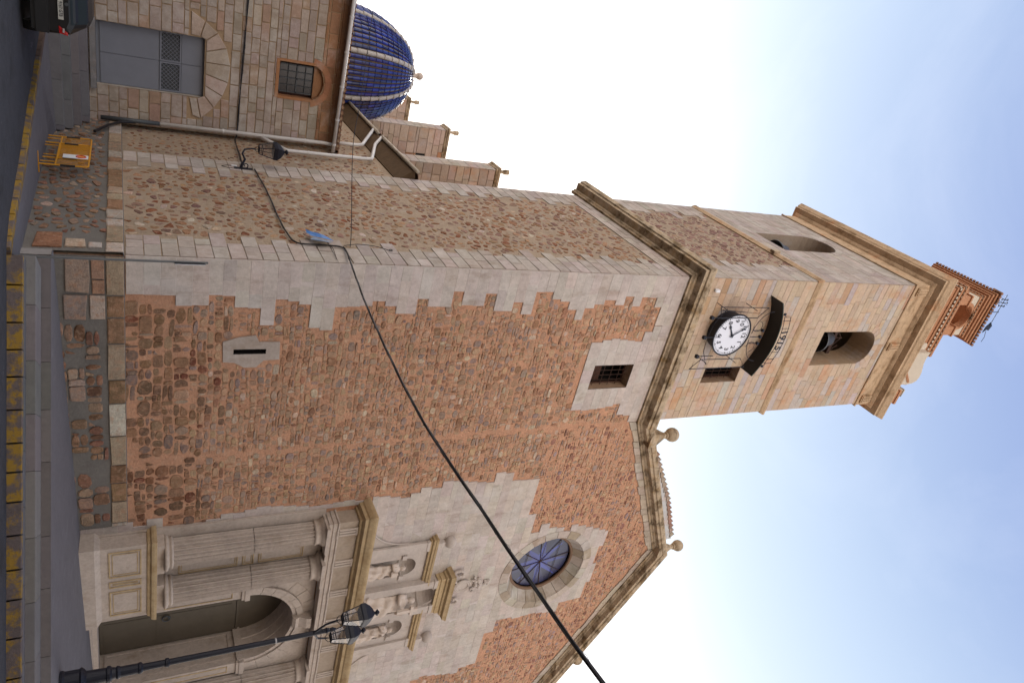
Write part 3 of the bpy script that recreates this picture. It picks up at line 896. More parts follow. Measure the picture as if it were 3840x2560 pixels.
voussoirs(SIDE, (4.3, 30.75), 1.0, 1.32, 11, 0, math.pi, 0.045, 'ashlar', tower, c_side)

# --- plinth of the tower: front and side, proud of the wall
def plinth(parent, u0, u1, zb, side=False, topc=((0.45, 0.38, 0.3),)):
    pl = SIDE if side else FRONT
    base = MB()
    sheet(base, pl, [(u0, -0.45), (u1, -0.45), (u1, 1.34), (u0, 1.34)], w=0.08)
    base.add([pl.P(u0, 1.34, .08), pl.P(u1, 1.34, .08), pl.P(u1, 1.34, 0), pl.P(u0, 1.34, 0)], [(0, 1, 2, 3)])
    # weathered top course bed
    base.add([pl.P(u0, 1.34, .085), pl.P(u1, 1.34, .085), pl.P(u1, 1.72, .085), pl.P(u0, 1.72, .085), pl.P(u0, 1.76, 0), pl.P(u1, 1.76, 0)], [(0, 1, 2, 3), (3, 2, 5, 4)])
    base.build('plinth_wall', 'mortar_c', parent)
    sub = Pl(pl.P(0, 0, 0.08), pl.u, pl.n)
    pal = [(0.32, (0.22, 0.13, 0.08)), (0.26, (0.165, 0.085, 0.05)), (0.2, (0.26, 0.175, 0.125)), (0.15, (0.20, 0.095, 0.065)), (0.07, (0.36, 0.27, 0.21))]
    big = []
    if not side and u0 < 3:
        v, f = slab(sub, [(.1, .52), (.95, .5), (.98, .98), (.6, 1.02), (.1, 1.0)], 0, .045, .03); big.append((v, f, (0.30, 0.22, 0.17)))
        v, f = slab(sub, [(1.05, .45), (1.7, .45), (1.72, .9), (1.05, .95)], 0, .045, .03); big.append((v, f, (0.26, 0.2, 0.17)))
    elif side:
        v, f = slab(sub, [(.1, -.12), (.95, -.08), (.98, .44), (.12, .46)], 0, .05, .04); big.append((v, f, (0.27, 0.125, 0.07)))
        v, f = slab(sub, [(.15, .52), (.62, .52), (.62, .92), (.15, .95)], 0, .045, .03); big.append((v, f, (0.46, 0.35, 0.26)))
        v, f = slab(sub, [(.15, 1.0), (.45, 1.0), (.45, 1.28), (.15, 1.28)], 0, .045, .03); big.append((v, f, (0.46, 0.40, 0.36)))
    keep = [[(0, -1), (1.75, -1), (1.75, 1.33), (0, 1.33)]] if not side else [[(0, -1), (1.02, -1), (1.02, 1.33), (0, 1.33)]]
    if u0 > 3: keep = []
    if side: rb = rubble(sub, [(u0, zb), (u1, zb), (u1, 1.33), (u0, 1.33)], lambda v: (0.34, 0.22), pal, (0.25, 0.5), (0.008, 0.04), keep, margin=0.02)
    else: rb = coursed(sub, [(u0, -.2), (u1, -.2), (u1, 1.34), (u0, 1.34)], lambda v: (.33, .3), lambda u, v: pick(pal), keep, mortar=.026, wav=.03, height=(.01, .05), bev=.035)
    for v, f, c_ in big: rb.append((v, f, c_))
    if not side and u0 < 3:
        for (x0_, z0_, x1_, z1_, c_) in ((.1, 1.05, .6, 1.32, (0.33, 0.2, 0.14)), (.64, 1.06, 1.0, 1.32, (.3, .17, .11)), (1.05, 1.0, 1.7, 1.32, (.42, .33, .27))):
            v, f = slab(sub, [(x0_, z0_), (x1_, z0_), (x1_, z1_), (x0_, z1_)], 0, .04, .03); rb.append((v, f, c_))
    emit(rb, 'plinth_stone', 'rubble', parent)
    tp = []; u = u0
    while u < u1 - .05:
        e = min(u1, u + rng.uniform(0.45, 1.1))
        poly = [(u + .02, 1.36), (e - .02, 1.36 + rng.uniform(-.02, .02)), (e - .02, 1.74), (u + .02, 1.74)]
        v, f = slab(sub, poly, 0, .03 + rng.uniform(0, .03), .05, 0.05)
        r = rng.random()
        tp.append((v, f, vary((0.34, 0.255, 0.18) if r < .45 else ((0.23, 0.135, 0.075) if r < .85 else (0.46, 0.39, 0.33)), .22))); u = e
    emit(tp, 'plinth_cap_stone', 'rubble', parent)
plinth(tower, 0.0, T, 0.25)
plinth(tower, -0.05, 11.75, -0.32, side=True)

# ================================================================== brick belfry turret on the tower roof
tur = thing('brick_turret', 'small orange brick turret with arches on the tower roof', 'turret', (3.1, 4.1, 34.6))
CX, CY = 3.0, 4.1
def dentils(parent, x0, x1, y0, y1, z, h=0.1, d=0.1, step=0.24, name='dentil_course', mat='plaster'):
    mb = MB(); x = x0
    while x < x1 - .05:
        mb.box((x, y0 - d, z), (x + step * .5, y0, z + h)); x += step
    y = y0
    while y < y1 - .05:
        mb.box((x0 - d, y, z), (x0, y + step * .5, z + h)); y += step
    mb.build(name, mat, parent)
def ring_box(mb, x0, x1, y0, y1, z0, z1, o):
    mb.box((x0 - o, y0 - o, z0), (x1 + o, y1 + o, z1))
mb = MB(); mb.box((0.95, 2.1, 34.6), (4.95, 6.1, 39.2)); mb.build('base_wall', 'plaster', tur)
for z, o in ((38.55, .03), (38.85, .10), (39.0, .16)):
    mb = MB(); ring_box(mb, .95, 4.95, 2.1, 6.1, z, z + (.14 if z < 39 else .2), o); mb.build('brick_band', 'brick', tur)
dentils(tur, .85, 5.05, 2.0, 6.2, 38.70, .14, .06)
mb = MB(); mb.box((1.05, 2.2, 39.2), (4.85, 6.0, 40.35)); mb.build('attic_wall', 'brick', tur)
for z, o in ((40.0, .06), (40.3, .14), (40.5, .22)):
    mb = MB(); ring_box(mb, 1.05, 4.85, 2.2, 6.0, z, z + .17, o); mb.build('brick_band', 'brick', tur)
dentils(tur, .98, 4.92, 2.13, 6.07, 40.17, .12, .06)
dentils(tur, .9, 5.0, 2.05, 6.15, 40.47 - .0, .03, .05)
mb = MB(); mb.tube([(4.5, 2.21, 39.75), (4.5, 2.1, 39.75)], 0.24, 20); mb.build('white_medallion', 'plaster', tur)
sx0, sx1, sy0, sy1 = 1.62, 3.98, 2.45, 5.75
for x in (sx0, sx1 - .5):
    for y in (sy0, sy1 - .5):
        mb = MB(); mb.box((x, y, 40.6), (x + .5, y + .5, 42.3)); mb.build('brick_pier', 'brick', tur)
        mb = MB(); mb.box((x - .07, y - .07, 42.2), (x + .57, y + .57, 42.32)); mb.box((x - .04, y - .04, 41.3), (x + .54, y + .54, 41.4)); mb.build('pier_cap', 'brick', tur)
# arches front and side
for pl, a, b in ((Pl((0, sy0, 0), (1, 0, 0), (0, -1, 0)), sx0, sx1), (Pl((sx0, 0, 0), (0, 1, 0), (-1, 0, 0)), sy0, sy1), (Pl((0, sy1 - .3, 0), (1, 0, 0), (0, -1, 0)), sx0, sx1), (Pl((sx1 - .3, 0, 0), (0, 1, 0), (-1, 0, 0)), sy0, sy1)):
    mb = MB(); c = (a + b) / 2; r = (b - a) / 2 - .5
    r2 = min(r, 0.75)
    lp = [(a, 42.32)] + [(c - r * math.cos(math.pi * k / 10), 42.32 + r2 * math.sin(math.pi * k / 10)) for k in range(11)] + [(b, 42.32), (b, 43.35), (a, 43.35)]
    sheet(mb, pl, lp); sheet(mb, pl, lp, w=-.3)
    mb.build('arch_wall', 'plaster', tur)
    mb = MB()
    for k in range(10):
        t0, t1 = math.pi * k / 10, math.pi * (k + 1) / 10
        q = [(c - (r + e) * math.cos(t), 42.32 + (r2 + e) * math.sin(t)) for t, e in ((t0, 0), (t0, .16), (t1, .16), (t1, 0))]
        v, f = slab(pl, q, -.3, .04, .01); mb.add(v, f)
    mb.build('brick_arch', 'brick', tur)
for z, o in ((43.0, .04), (43.2, .12), (43.36, .22), (43.52, .30), (43.72, .38)):
    mb = MB(); ring_box(mb, sx0, sx1, sy0, sy1, z, z + .16, o); mb.build('brick_band', 'brick', tur)
dentils(tur, sx0 - .02, sx1 + .02, sy0 - .02, sy1 + .02, 43.17, .1, .07, .2, mat='plaster')
pc = []
x = sx0 - .45
while x < sx1 + .4:
    mb = MB(); mb.tube([(x, sy0 - .5, 43.92), (x, sy0 + .1, 44.02)], .085, 6, (0.36, 0.3, 0.2)); pc.append((mb.v, mb.f, (.3, .2, .12))); x += .2
y = sy0 - .4
while y < sy1 + .4:
    mb = MB(); mb.tube([(sx0 - .48, y, 43.92), (sx0 + .1, y, 44.02)], .085, 6, (0.36, 0.3, 0.2)); pc.append((mb.v, mb.f, (.3, .2, .12))); y += .2
emit(pc, 'eave_tile', 'terracotta', tur)
mb = MB(); mb.add([(sx0 - .4, sy0 - .4, 43.93), (sx1 + .4, sy0 - .4, 43.93), (sx1 + .4, sy1 + .4, 43.93), (sx0 - .4, sy1 + .4, 43.93), (CX - .2, CY, 44.9)], [(0, 1, 4), (1, 2, 4), (2, 3, 4), (3, 0, 4)])
mb.build('tiled_roof', 'roof', tur)
# vane
mb = MB()
mb.tube([(2.55, 2.5, 44.05), (2.55, 2.5, 45.75)], .022, 6)
mb.tube([(1.45, 2.5, 45.62), (3.45, 2.5, 45.62)], .02, 6)
for xx, l in ((1.75, .3), (1.95, .42), (2.15, .3)):
    mb.tube([(xx, 2.5, 45.62 - l), (xx, 2.5, 45.62 + l)], .016, 5); mb.tube([(xx, 2.5 - l * .6, 45.62), (xx, 2.5 + l * .6, 45.62)], .014, 5)
    for s_ in (-1, 1): mb.lathe([(0, -.05), (.05, 0), (0, .05)], (xx, 2.5, 45.62 + s_ * l), 6)
mb.add([(3.2, 2.5, 45.6), (3.45, 2.5, 45.9), (3.75, 2.5, 45.8), (3.7, 2.5, 45.55), (3.9, 2.5, 45.3), (3.5, 2.5, 45.35)], [(0, 1, 2, 3, 4, 5)])
mb.add([(3.2, 2.53, 45.6), (3.45, 2.53, 45.9), (3.75, 2.53, 45.8), (3.7, 2.53, 45.55), (3.9, 2.53, 45.3), (3.5, 2.53, 45.35)], [(0, 1, 2, 3, 4, 5)])
mb.tube([(3.8, 2.51, 45.6), (4.2, 2.51, 45.8), (4.5, 2.51, 45.75)], .015, 5)
as_thing(mb, 'weather_vane', 'iron', 'dark iron weather vane with small cross on the brick turret', 'weather vane', (2.55, 2.5, 44.05))
mb = MB(); mb.tube([(1.75, 3.3, 43.95), (1.7, 3.3, 44.9)], .02, 5); mb.add([(1.7, 3.3, 44.9), (1.6, 3.15, 44.4), (1.85, 3.3, 44.5)], [(0, 1, 2)]); mb.add([(1.72, 3.32, 44.9), (1.62, 3.17, 44.4), (1.87, 3.32, 44.5)], [(0, 1, 2)])
as_thing(mb, 'iron_finial', 'iron', 'small iron spike at the left eave of the brick turret', 'finial', (1.75, 3.3, 43.95))
# curved fin wall beside the turret
fin = thing('curved_gable', 'cream plastered gable with rounded brick edge right of the turret', 'gable', (5.6, 1.5, 34.6))
fl = [(4.5, 34.6), (6.45, 34.6), (6.47, 38.95), (6.42, 39.35), (6.28, 39.62), (6.05, 39.72), (5.75, 39.68), (5.2, 39.45), (4.9, 39.4), (4.5, 39.5)]
pf = Pl((0, 1.5, 0), (1, 0, 0), (0, -1, 0))
mb = MB(); sheet(mb, pf, fl); sheet(mb, pf, fl, w=-.35); reveal(mb, pf, fl, 0, -.35, back=False); mb.build('gable_wall', 'plaster', fin)
mb = MB()
mb.tube([pf.P(u, v, -.15) for u, v in fl[2:]], .11, 6); mb.build('brick_edge', 'brick', fin)
mb = MB(); mb.tube([pf.P(u, v, -.0) for u, v in ((5.0, 37.3), (5.6, 38.2), (6.3, 38.9))], .08, 6); mb.build('brick_band', 'brick', fin)
cb = thing('corner_block', 'white pyramid cap on brick block at the tower roof corner', 'pinnacle', (6.3, .3, 34.6))
mb = MB(); mb.box((5.75, 0.0, 34.6), (6.45, .6, 35.95)); mb.build('brick_block', 'brick', cb)
mb = MB(); mb.box((5.7, -.05, 35.8), (6.5, .65, 35.95)); mb.build('brick_cap', 'brick', cb)
mb = MB(); mb.lathe([(.24, 0), (.24, .35), (.32, .37), (.02, .85)], (5.95, .3, 35.95), 4, a0=math.pi / 4); mb.build('pyramid', 'plaster', cb)

# ================================================================== bells
def make_bell(cx, cy, mz, label, axis):
    b = thing('bell', label, 'bell', (cx, cy, mz), 'bells in the belfry arches')
    mb = MB()
    prof = [(.60, 0), (.62, .03), (.58, .12), (.46, .32), (.40, .5), (.37, .7), (.30, .82), (.10, .86), (.02, .87)]
    n = 28; vs = []; fs = []
    mb.lathe(prof, (cx, cy, mz), n); mb.f = mb.f[:-2]
    inner = [(.60, 0), (.54, .05), (.42, .3), (.35, .6), (.05, .75)]
    m2 = MB().lathe(inner, (cx, cy, mz), n); mb.add(m2.v, m2.f[:-2])
    mb.build('bell_body', bellm, b, smooth=True)
    mb = MB()
    mb.box((cx - (.75 if axis == 'x' else .12), cy - (.12 if axis == 'x' else .75), mz + .92), (cx + (.75 if axis == 'x' else .12), cy + (.12 if axis == 'x' else .75), mz + 1.1))
    mb.build('headstock', 'rust', b)
    mb = MB()
    for s_ in (-1, 1):
        dx, dy = (s_ * .5, 0) if axis == 'x' else (0, s_ * .5)
        pts = [(cx + dx * (1 + .25 * math.sin(t * 3)), cy + dy * (1 + .25 * math.sin(t * 3)), mz + .95 + t * .45) for t in (0, .35, .7, 1.05, 1.4)]
        mb.tube(pts, .03, 6)
        mb.tube([(cx + dx, cy + dy, mz + 1.1), (cx, cy, mz + 1.6)], .025, 5)
    mb.tube([(cx, cy, mz + .87), (cx, cy, mz + 1.65)], .03, 6)
    mb.build('yoke_frame', 'rust', b)
    mb = MB(); mb.tube([(cx, cy, mz + .7), (cx, cy, mz - .05)], .03, 6); mb.lathe([(0, -.08), (.08, 0), (0, .08)], (cx, cy, mz - .02), 8); mb.build('clapper', 'rust', b)
bellm = flat_mat('bell bronze', (0.10, 0.105, 0.115), 0.45, 0.5)
make_bell(3.05, .75, 28.95, 'grey bronze bell hanging in the front belfry arch', 'x')
make_bell(.72, 4.85, 28.95, 'dark bell low in the side belfry arch', 'y')

# ================================================================== clock
clk = thing('tower_clock', 'round white clock with black numerals in an iron frame on the tower', 'clock', (2.15, 0, 21.4))
CC = (2.13, 22.25); CR = .86; CYF = -.50
mb = MB(); mb.tube([(CC[0] - .0, -.04, CC[1] - .0), (CC[0], -.42, CC[1]), (CC[0], CYF + .01, CC[1])], [.80, .82, .88], 40); mb.build('case', 'iron', clk)
mb = MB()
pf = Pl((0, CYF, 0), (1, 0, 0), (0, -1, 0))
n = 48
mb.add([pf.P(CC[0] + (CR + .05) * math.cos(2 * math.pi * k / n), CC[1] + (CR + .05) * math.sin(2 * math.pi * k / n), w_) for w_ in (0, .04) for k in range(n)] +
       [pf.P(CC[0] + (CR) * math.cos(2 * math.pi * k / n), CC[1] + (CR) * math.sin(2 * math.pi * k / n), w_) for w_ in (.04, 0) for k in range(n)],
       [(a * n + k, a * n + (k + 1) % n, (a + 1) * n + (k + 1) % n, (a + 1) * n + k) for a in range(3) for k in range(n)])
mb.build('rim', 'iron', clk)
mb = MB(); sheet(mb, pf, circle_loop(CC, CR - .005, 48), w=.012); mb.build('dial', flat_mat('clock dial white', (0.74, 0.75, 0.82), 0.35, 0, .02), clk)
blk = flat_mat('clock black', (0.01, 0.01, 0.018), 0.4)
mb = MB()
for k in range(60):
    a = 2 * math.pi * k / 60; w_ = .012 if k % 5 else .026; r0 = CR - (.09 if k % 5 else .11); r1 = CR - .045
    t = (math.cos(a), math.sin(a)); s_ = (-t[1], t[0])
    mb.add([pf.P(CC[0] + t[0] * r + s_[0] * e * w_, CC[1] + t[1] * r + s_[1] * e * w_, .018) for r, e in ((r0, -1), (r0, 1), (r1, 1), (r1, -1))], [(0, 1, 2, 3)])
mb.build('minute_marks', blk, clk)
def text_mesh(body, size, center, normal_y=-1, name='numeral', parent=None, mat=None, rot=None, ext=0.004, sx=1.0):
    cu = bpy.data.curves.new(name, 'FONT'); cu.body = body; cu.size = size; cu.extrude = ext
    cu.align_x = 'CENTER'; cu.align_y = 'CENTER'; cu.offset = size * 0.012
    cu.materials.append(mat)
    o = bpy.data.objects.new(name, cu); COL.objects.link(o)
    pl_ = parent_loc(parent)
    o.location = (center[0] - pl_[0], center[1] - pl_[1], center[2] - pl_[2])
    o.rotation_euler = rot or (R(90), 0, 0)
    o.scale = (sx, 1, 1)
    me = bpy.data.meshes.new_from_object(o)
    o2 = bpy.data.objects.new(name, me); COL.objects.link(o2)
    o2.location = o.location; o2.rotation_euler = o.rotation_euler; o2.scale = o.scale
    bpy.data.objects.remove(o)
    o2.name = name
    if parent: o2.parent = parent
    return o2
for h in range(1, 13):
    a = R(90 - 30 * h); rr = CR - .245
    text_mesh(str(h), .27, (CC[0] + rr * math.cos(a), CYF - .018, CC[1] + rr * math.sin(a)), parent=clk, mat=blk)
def hand(deg, L, w0, name, wy):
    a = R(90 - deg); t = (math.cos(a), math.sin(a)); s_ = (-t[1], t[0])
    mb = MB()
    prof = [(-.12, w0 * .8), (0, w0), (L * .45, w0 * .8), (L * .62, w0 * .6), (L * .68, w0 * 2.0), (L * .74, w0 * .8), (L * .8, w0 * 1.9), (L * .88, w0 * .7), (L, .003)]
    vs = []
    for w_ in (wy, wy + .012):
        vs += [pf.P(CC[0] + t[0] * r + s_[0] * e, CC[1] + t[1] * r + s_[1] * e, w_) for r, e in prof]
        vs += [pf.P(CC[0] + t[0] * r - s_[0] * e, CC[1] + t[1] * r - s_[1] * e, w_) for r, e in reversed(prof)]
    m = len(prof) * 2
    fs = [tuple(range(m)), tuple(range(m, 2 * m))] + [(i, (i + 1) % m, m + (i + 1) % m, m + i) for i in range(m)]
    mb.add(vs, fs); mb.build(name, blk, clk)
hand(237, .56, .032, 'hour_hand', .03)
hand(330, .70, .024, 'minute_hand', .05)
mb = MB(); mb.tube([(CC[0], CYF - .03, CC[1]), (CC[0], CYF - .08, CC[1])], .05, 12); mb.build('hub', blk, clk)
# iron frame
def rod(name, pts, r=.014, ends=0.0):
    mb = MB(); mb.tube(pts, r, 6)
    if ends:
        for e in (pts[0],): mb.box((e[0] - ends, e[1] - ends, e[2] - ends), (e[0] + ends, e[1] + ends, e[2] + ends))
    mb.build(name, 'iron', clk)
yF = -.66
rod('side_frame', [(.98, yF, 21.12), (1.12, yF, 23.35), (1.0, yF, 21.12)], .012)
rod('side_frame', [(.86, yF, 21.0), (.86, yF, 23.45), (1.3, yF, 23.05), (1.32, yF, 21.2), (.86, yF, 21.0)], .016)
rod('side_frame', [(3.1, yF, 21.0), (3.1, yF, 23.05), (3.5, yF, 23.45), (3.5, yF, 20.6), (3.1, yF, 21.0)], .016)
for x_ in (1.3, 2.13, 2.95): rod('stay', [(x_, yF, 20.75), (x_, yF, 21.55)], .016, .06)
for x_ in (1.85, 2.13, 2.42): rod('stay', [(x_, yF, 23.62), (x_, yF, 23.1)], .016, .05)
for x_ in (1.0, 3.3):
    for z_ in (21.4, 22.9): rod('wall_stay', [(x_, yF, z_), (x_, .02, z_)], .014)
for s_ in (-1, 1):
    pts = [(2.13 + s_ * (.15 + .95 * math.sin(t)), yF, 23.1 + .75 * (1 - math.cos(t))) for t in [i * math.pi / 2 / 8 for i in range(9)]]
    rod('scroll_bar', pts, .012)
    rod('scroll_bar', [(2.13 + s_ * (.45 + .22 * math.cos(t)), yF, 23.3 + .22 * math.sin(t)) for t in [i * math.pi * 1.5 / 10 for i in range(11)]], .010)
    rod('lower_bar', [(2.13 + s_ * 1.2, yF, 21.35), (2.13 + s_ * .6, yF, 20.98), (2.13, yF, 20.9)], .012)
# hood
hd = thing('clock_hood', 'dark curved sheet metal hood above the clock', 'hood', (2.3, -.1, 24.0))
mb = MB(); n = 16; vs = []
for dz in (0, .03):
    for y_ in (.02, -.7):
        for k in range(n + 1):
            x_ = .64 + 3.3 * k / n; q = (x_ - 2.29) / 1.65
            vs.append((x_, y_, 24.05 + .5 * (1 - q * q) + dz))
m = n + 1
fs = [(k, k + 1, m + k + 1, m + k) for k in range(n)] + [(2 * m + k, 2 * m + k + 1, 3 * m + k + 1, 3 * m + k) for k in range(n)] + [(m + k, m + k + 1, 3 * m + k + 1, 3 * m + k) for k in range(n)]
mb.add(vs, fs); mb.build('hood_sheet', flat_mat('dark metal sheet', (.018, .015, .013), .7), hd)
mb = MB(); mb.tube([vs[m + k] for k in range(m)], .02, 6); mb.build('hood_edge', flat_mat('green black edge', (.02, .05, .045), .5), hd)
sgn = thing('year_sign', 'iron rail with the year 1915 above the clock hood', 'sign', (2.3, -.7, 24.5))
mb = MB()
def hz(x_): q = (x_ - 2.29) / 1.65; return 24.12 + .5 * (1 - q * q)
for off in (0.06, .42):
    mb.tube([(1.25 + 2.1 * k / 12, -.7, hz(1.25 + 2.1 * k / 12) + off - (.03 if off > .1 else 0)) for k in range(13)], .012, 6)
for x_ in (1.25, 1.4, 1.75, 2.83, 3.15, 3.35): mb.tube([(x_, -.7, hz(x_)), (x_, -.7, hz(x_) + .42)], .012, 5)
for x_ in (1.12, 3.48): mb.tube([(x_, -.7, hz(x_) + .05), (x_ + (.14 if x_ < 2 else -.14), -.7, hz(x_) + .2)], .012, 5); mb.box((x_ - .05, -.72, hz(x_)), (x_ + .05, -.68, hz(x_) + .1))
mb.build('rail', 'iron', sgn)
for ch_, x_ in zip('1915', (1.93, 2.17, 2.41, 2.65)):
    text_mesh(ch_, .46, (x_, -.7, hz(x_) + .23), parent=sgn, mat=M['iron'], name='digit', ext=.01, rot=(R(90), R((x_ - 2.29) * 18), 0))
mb = MB(); mb.box((.42, -.16, 21.0), (.52, -.03, 21.18)); mb.tube([(.47, -.1, 21.0), (.43, -.2, 20.92)], .03, 6)
as_thing(mb, 'wall_sensor', 'white', 'tiny white box fixed left of the clock', 'sensor', (.47, -.03, 21.0))

# ================================================================== church front
AX = 13.87
church = thing('church_front', 'broad gabled church front of pink mortared rubble with round window', 'church', (14, 0, 0))
APEX, LZ, RX = 23.35, 19.66, 21.9
def rz(x): return APEX - abs(x - AX) * 0.498
ROSE = circle_loop((13.95, 17.6), 1.82, 48)
DOORH = arch_loop(12.2, 15.5, 0.3, 5.33, 16)
NH = [arch_loop(AX - 1.66 - .42, AX - 1.66 + .42, 9.35, 10.92, 10), arch_loop(AX + 1.66 - .42, AX + 1.66 + .42, 9.35, 10.92, 10), arch_loop(AX - .46, AX + .46, 9.4, 11.9, 12)]
mb = MB(); sheet(mb, FRONT, [(T, -.4), (RX + 3, -.4), (RX + 3, rz(RX + 3) + .1), (AX, APEX + .1), (T, rz(T) + .1)], [ROSE, DOORH] + NH)
mb.build('front_wall', 'mortar_o', church)
# grey dressed zones
ZP = [(8.52, .3), (8.52, 1.7), (8.65, 1.76), (8.77, 2.32), (8.49, 2.35), (8.52, 2.79), (8.79, 2.84), (8.97, 3.61), (8.95, 4.02), (8.78, 4.04), (8.8, 4.46), (8.63, 4.48), (8.65, 4.87), (8.5, 5.5), (8.63, 6.56), (8.77, 7.3), (8.67, 8.39), (8.81, 9.12),
      (8.62, 9.33), (8.92, 10.69), (8.42, 10.84), (8.61, 11.66), (8.36, 11.7), (8.3, 11.98), (8.61, 13.7), (8.13, 13.78), (8.27, 14.5), (8.4, 14.55), (8.67, 14.81), (8.7, 15.65), (10.4, 15.8), (10.6, 16.1), (11.87, 16.11), (11.94, 16.3), (11.6, 16.32),
      (11.57, 16.64), (11.17, 16.66), (11.19, 17.09), (11.44, 17.14), (11.56, 17.8), (12.03, 17.83), (12.19, 18.18), (11.44, 18.21), (11.83, 19.36), (12.2, 20.28), (12.64, 20.23), (13.42, 20.13), (14.82, 20.23), (16.21, 20.06), (16.26, 18.88),
      (16.84, 18.86), (16.59, 17.67), (16.67, 16.65), (16.55, 16.6), (16.53, 15.72), (17.37, 15.6), (19.1, 15.58), (19.26, 14.58), (19.54, 14.53), (19.14, 12.76), (19.47, 12.33), (19.3, 9.5), (19.3, .3)]
def c_port(u, v): return vary((0.475, 0.405, 0.355), 0.08, 0.03)
bed = MB()
PBODY = [(8.9, 0.3), (18.8, 0.3), (18.8, 9.2), (8.9, 9.2)]
pcs = ashlar(FRONT, ZP, (0.33, 0.44), (0.5, 1.1), 0.010, 0.036, 0.006, c_port, holes=[PBODY] + NH, rings=[(13.95, 17.6, 1.98)], bed=bed, bedh=0.031)
BAND = [(T, 19.32), (AX, rz(AX) - .38), (RX + 2.5, rz(RX + 2.5) - .38), (RX + 2.5, rz(RX + 2.5)), (AX, rz(AX)), (T, rz(T) + .0)]
# pale stones right under the raking cornice
x = T
while x < RX + 2:
    e = x + rng.uniform(.3, .6)
    if x < AX < e: e = AX
    g = .009; zz = .30 + rng.uniform(-.06, .06)
    v, f = slab(FRONT, [(x + g, rz(x) - zz), (e - g, rz(e) - zz + rng.uniform(-.04, .04)), (e - g, rz(e) + .0), (x + g, rz(x) + .0)], 0, .042 + rng.uniform(0, .02), .015)
    pcs.append((v, f, vary((0.43, 0.36, 0.29), .12))); x = e
emit(pcs, 'dressed_block', 'ashlar', church)
bed.build('pointing', 'joint_w', church, kind='stuff')
P_HI = [(0.38, (0.45, 0.28, 0.18)), (0.2, (0.39, 0.265, 0.20)), (0.15, (0.46, 0.30, 0.19)), (0.20, (0.27, 0.13, 0.095)), (0.07, (0.31, 0.22, 0.20)), (0.07, (0.48, 0.37, 0.27))]
reg = [(T, 1.8), (8.75, 1.8), (RX + 2.4, 1.8), (RX + 2.4, rz(RX + 2.4) - .36), (AX, rz(AX) - .36), (T, rz(T) - .36)]
P_RED = [(0.4, (0.19, 0.085, 0.045)), (0.3, (0.23, 0.13, 0.08)), (0.2, (0.15, 0.085, 0.05)), (0.1, (0.33, 0.22, 0.16))]
r1 = []
r2 = coursed(FRONT, [(T, 1.70), (RX + 2.4, 1.70), (RX + 2.4, 15.8), (T, 15.8)], fsize, lambda u, v: pick(P_RED) if v < 3.2 and rng.random() < .8 else front_col(u, v), [ZP])
r3 = coursed(FRONT, [(T, 15.8), (RX + 2.4, 15.8), (RX + 2.4, rz(RX + 2.4) - .36), (AX, rz(AX) - .36), (T, rz(T) - .36)], lambda v: (.24, .165), lambda u, v: pick(P_HI), [ZP], mortar=.045, skip=.08)
emit(r1 + r2 + r3, 'rubble_stone', 'rubble', church)
plinth(church, T, 8.55, 0.4)
# raking cornice
prof = [(0, 0), (.10, .0), (.12, .08), (.18, .12), (.20, .18), (.42, .2), (.44, .32), (.5, .35), (.54, .5), (.54, .56), (0, .66)]
emit(rake(prof, [(T - .02, rz(T)), (AX, rz(AX)), (RX + 3, rz(RX + 3))], .8, .014), 'cornice_block', 'cornice', church)
# stepped tile coping rising between the two balls on the left slope
cop = thing('gable_coping', 'low stone coping with sawtooth tile ends between the two stone balls', 'coping', (10.5, 0, 21.4))
def cz(x):  # height of the coping above the cornice
    t = min(1, max(0, (x - 7.6) / 3.0)); return .12 + .42 * t
pts = [(7.5, rz(7.5) + .55), (13.2, rz(13.2) + .55), (13.2, rz(13.2) + .55 + cz(13)), (10.5, rz(10.5) + .55 + cz(10.5)), (7.5, rz(7.5) + .58)]
mb = MB(); pc_ = Pl((0, -.18, 0), (1, 0, 0), (0, -1, 0)); sheet(mb, pc_, pts); sheet(mb, pc_, pts, w=-.4); reveal(mb, pc_, pts, 0, -.4, back=False); mb.build('coping_wall', 'ashlar_w', cop)
pc = []
x = 8.0
while x < 13.1:
    z = rz(x) + .55 + cz(x) - .06; s_ = .26
    sl = Pl((0, -.2, 0), (1, 0, 0), (0, -1, 0))
    v, f = slab(sl, [(x - s_ * .6, z - .05), (x + s_ * .6, z + .05), (x - .02, z + .26)], -.3, 0.02, .01); pc.append((v, f, vary((.34, .2, .15) if rng.random() < .45 else (.40, .32, .25), .1))); x += .29
emit(pc, 'saw_tile', 'rubble', cop)
def ball_finial(x, y, z, label, ped=.55, r=.29, cone=True):
    t = thing('ball_finial', label, 'finial', (x, y, z), 'stone ball finials')
    mb = MB()
    mb.lathe([(ped * .75, -.25), (ped * .75, .12), (ped * .62, .2), (ped * .5, .34), (ped * .25, .62), (.12, .72), (.11, .78)], (x, y, z), 4, a0=math.pi / 4); mb.build('pedestal', 'cornice', t)
    mb = MB(); mb.lathe([(.12, .74), (.16, .78), (.12, .84)] + [(r * math.cos(a), .8 + r + r * math.sin(a)) for a in [R(-72 + 18 * i) for i in range(10)]], (x, y, z), 18); mb.build('ball', 'cornice', t, smooth=True)
ball_finial(6.98, -.22, 20.45, 'stone ball on a tapered pedestal beside the tower wall', .6, .30)
ball_finial(13.72, -.22, 23.62, 'stone ball at the peak of the gable', .45, .27)
ball_finial(20.75, -.1, 20.25, 'half hidden stone ball on the far right slope of the gable', .3, .27)
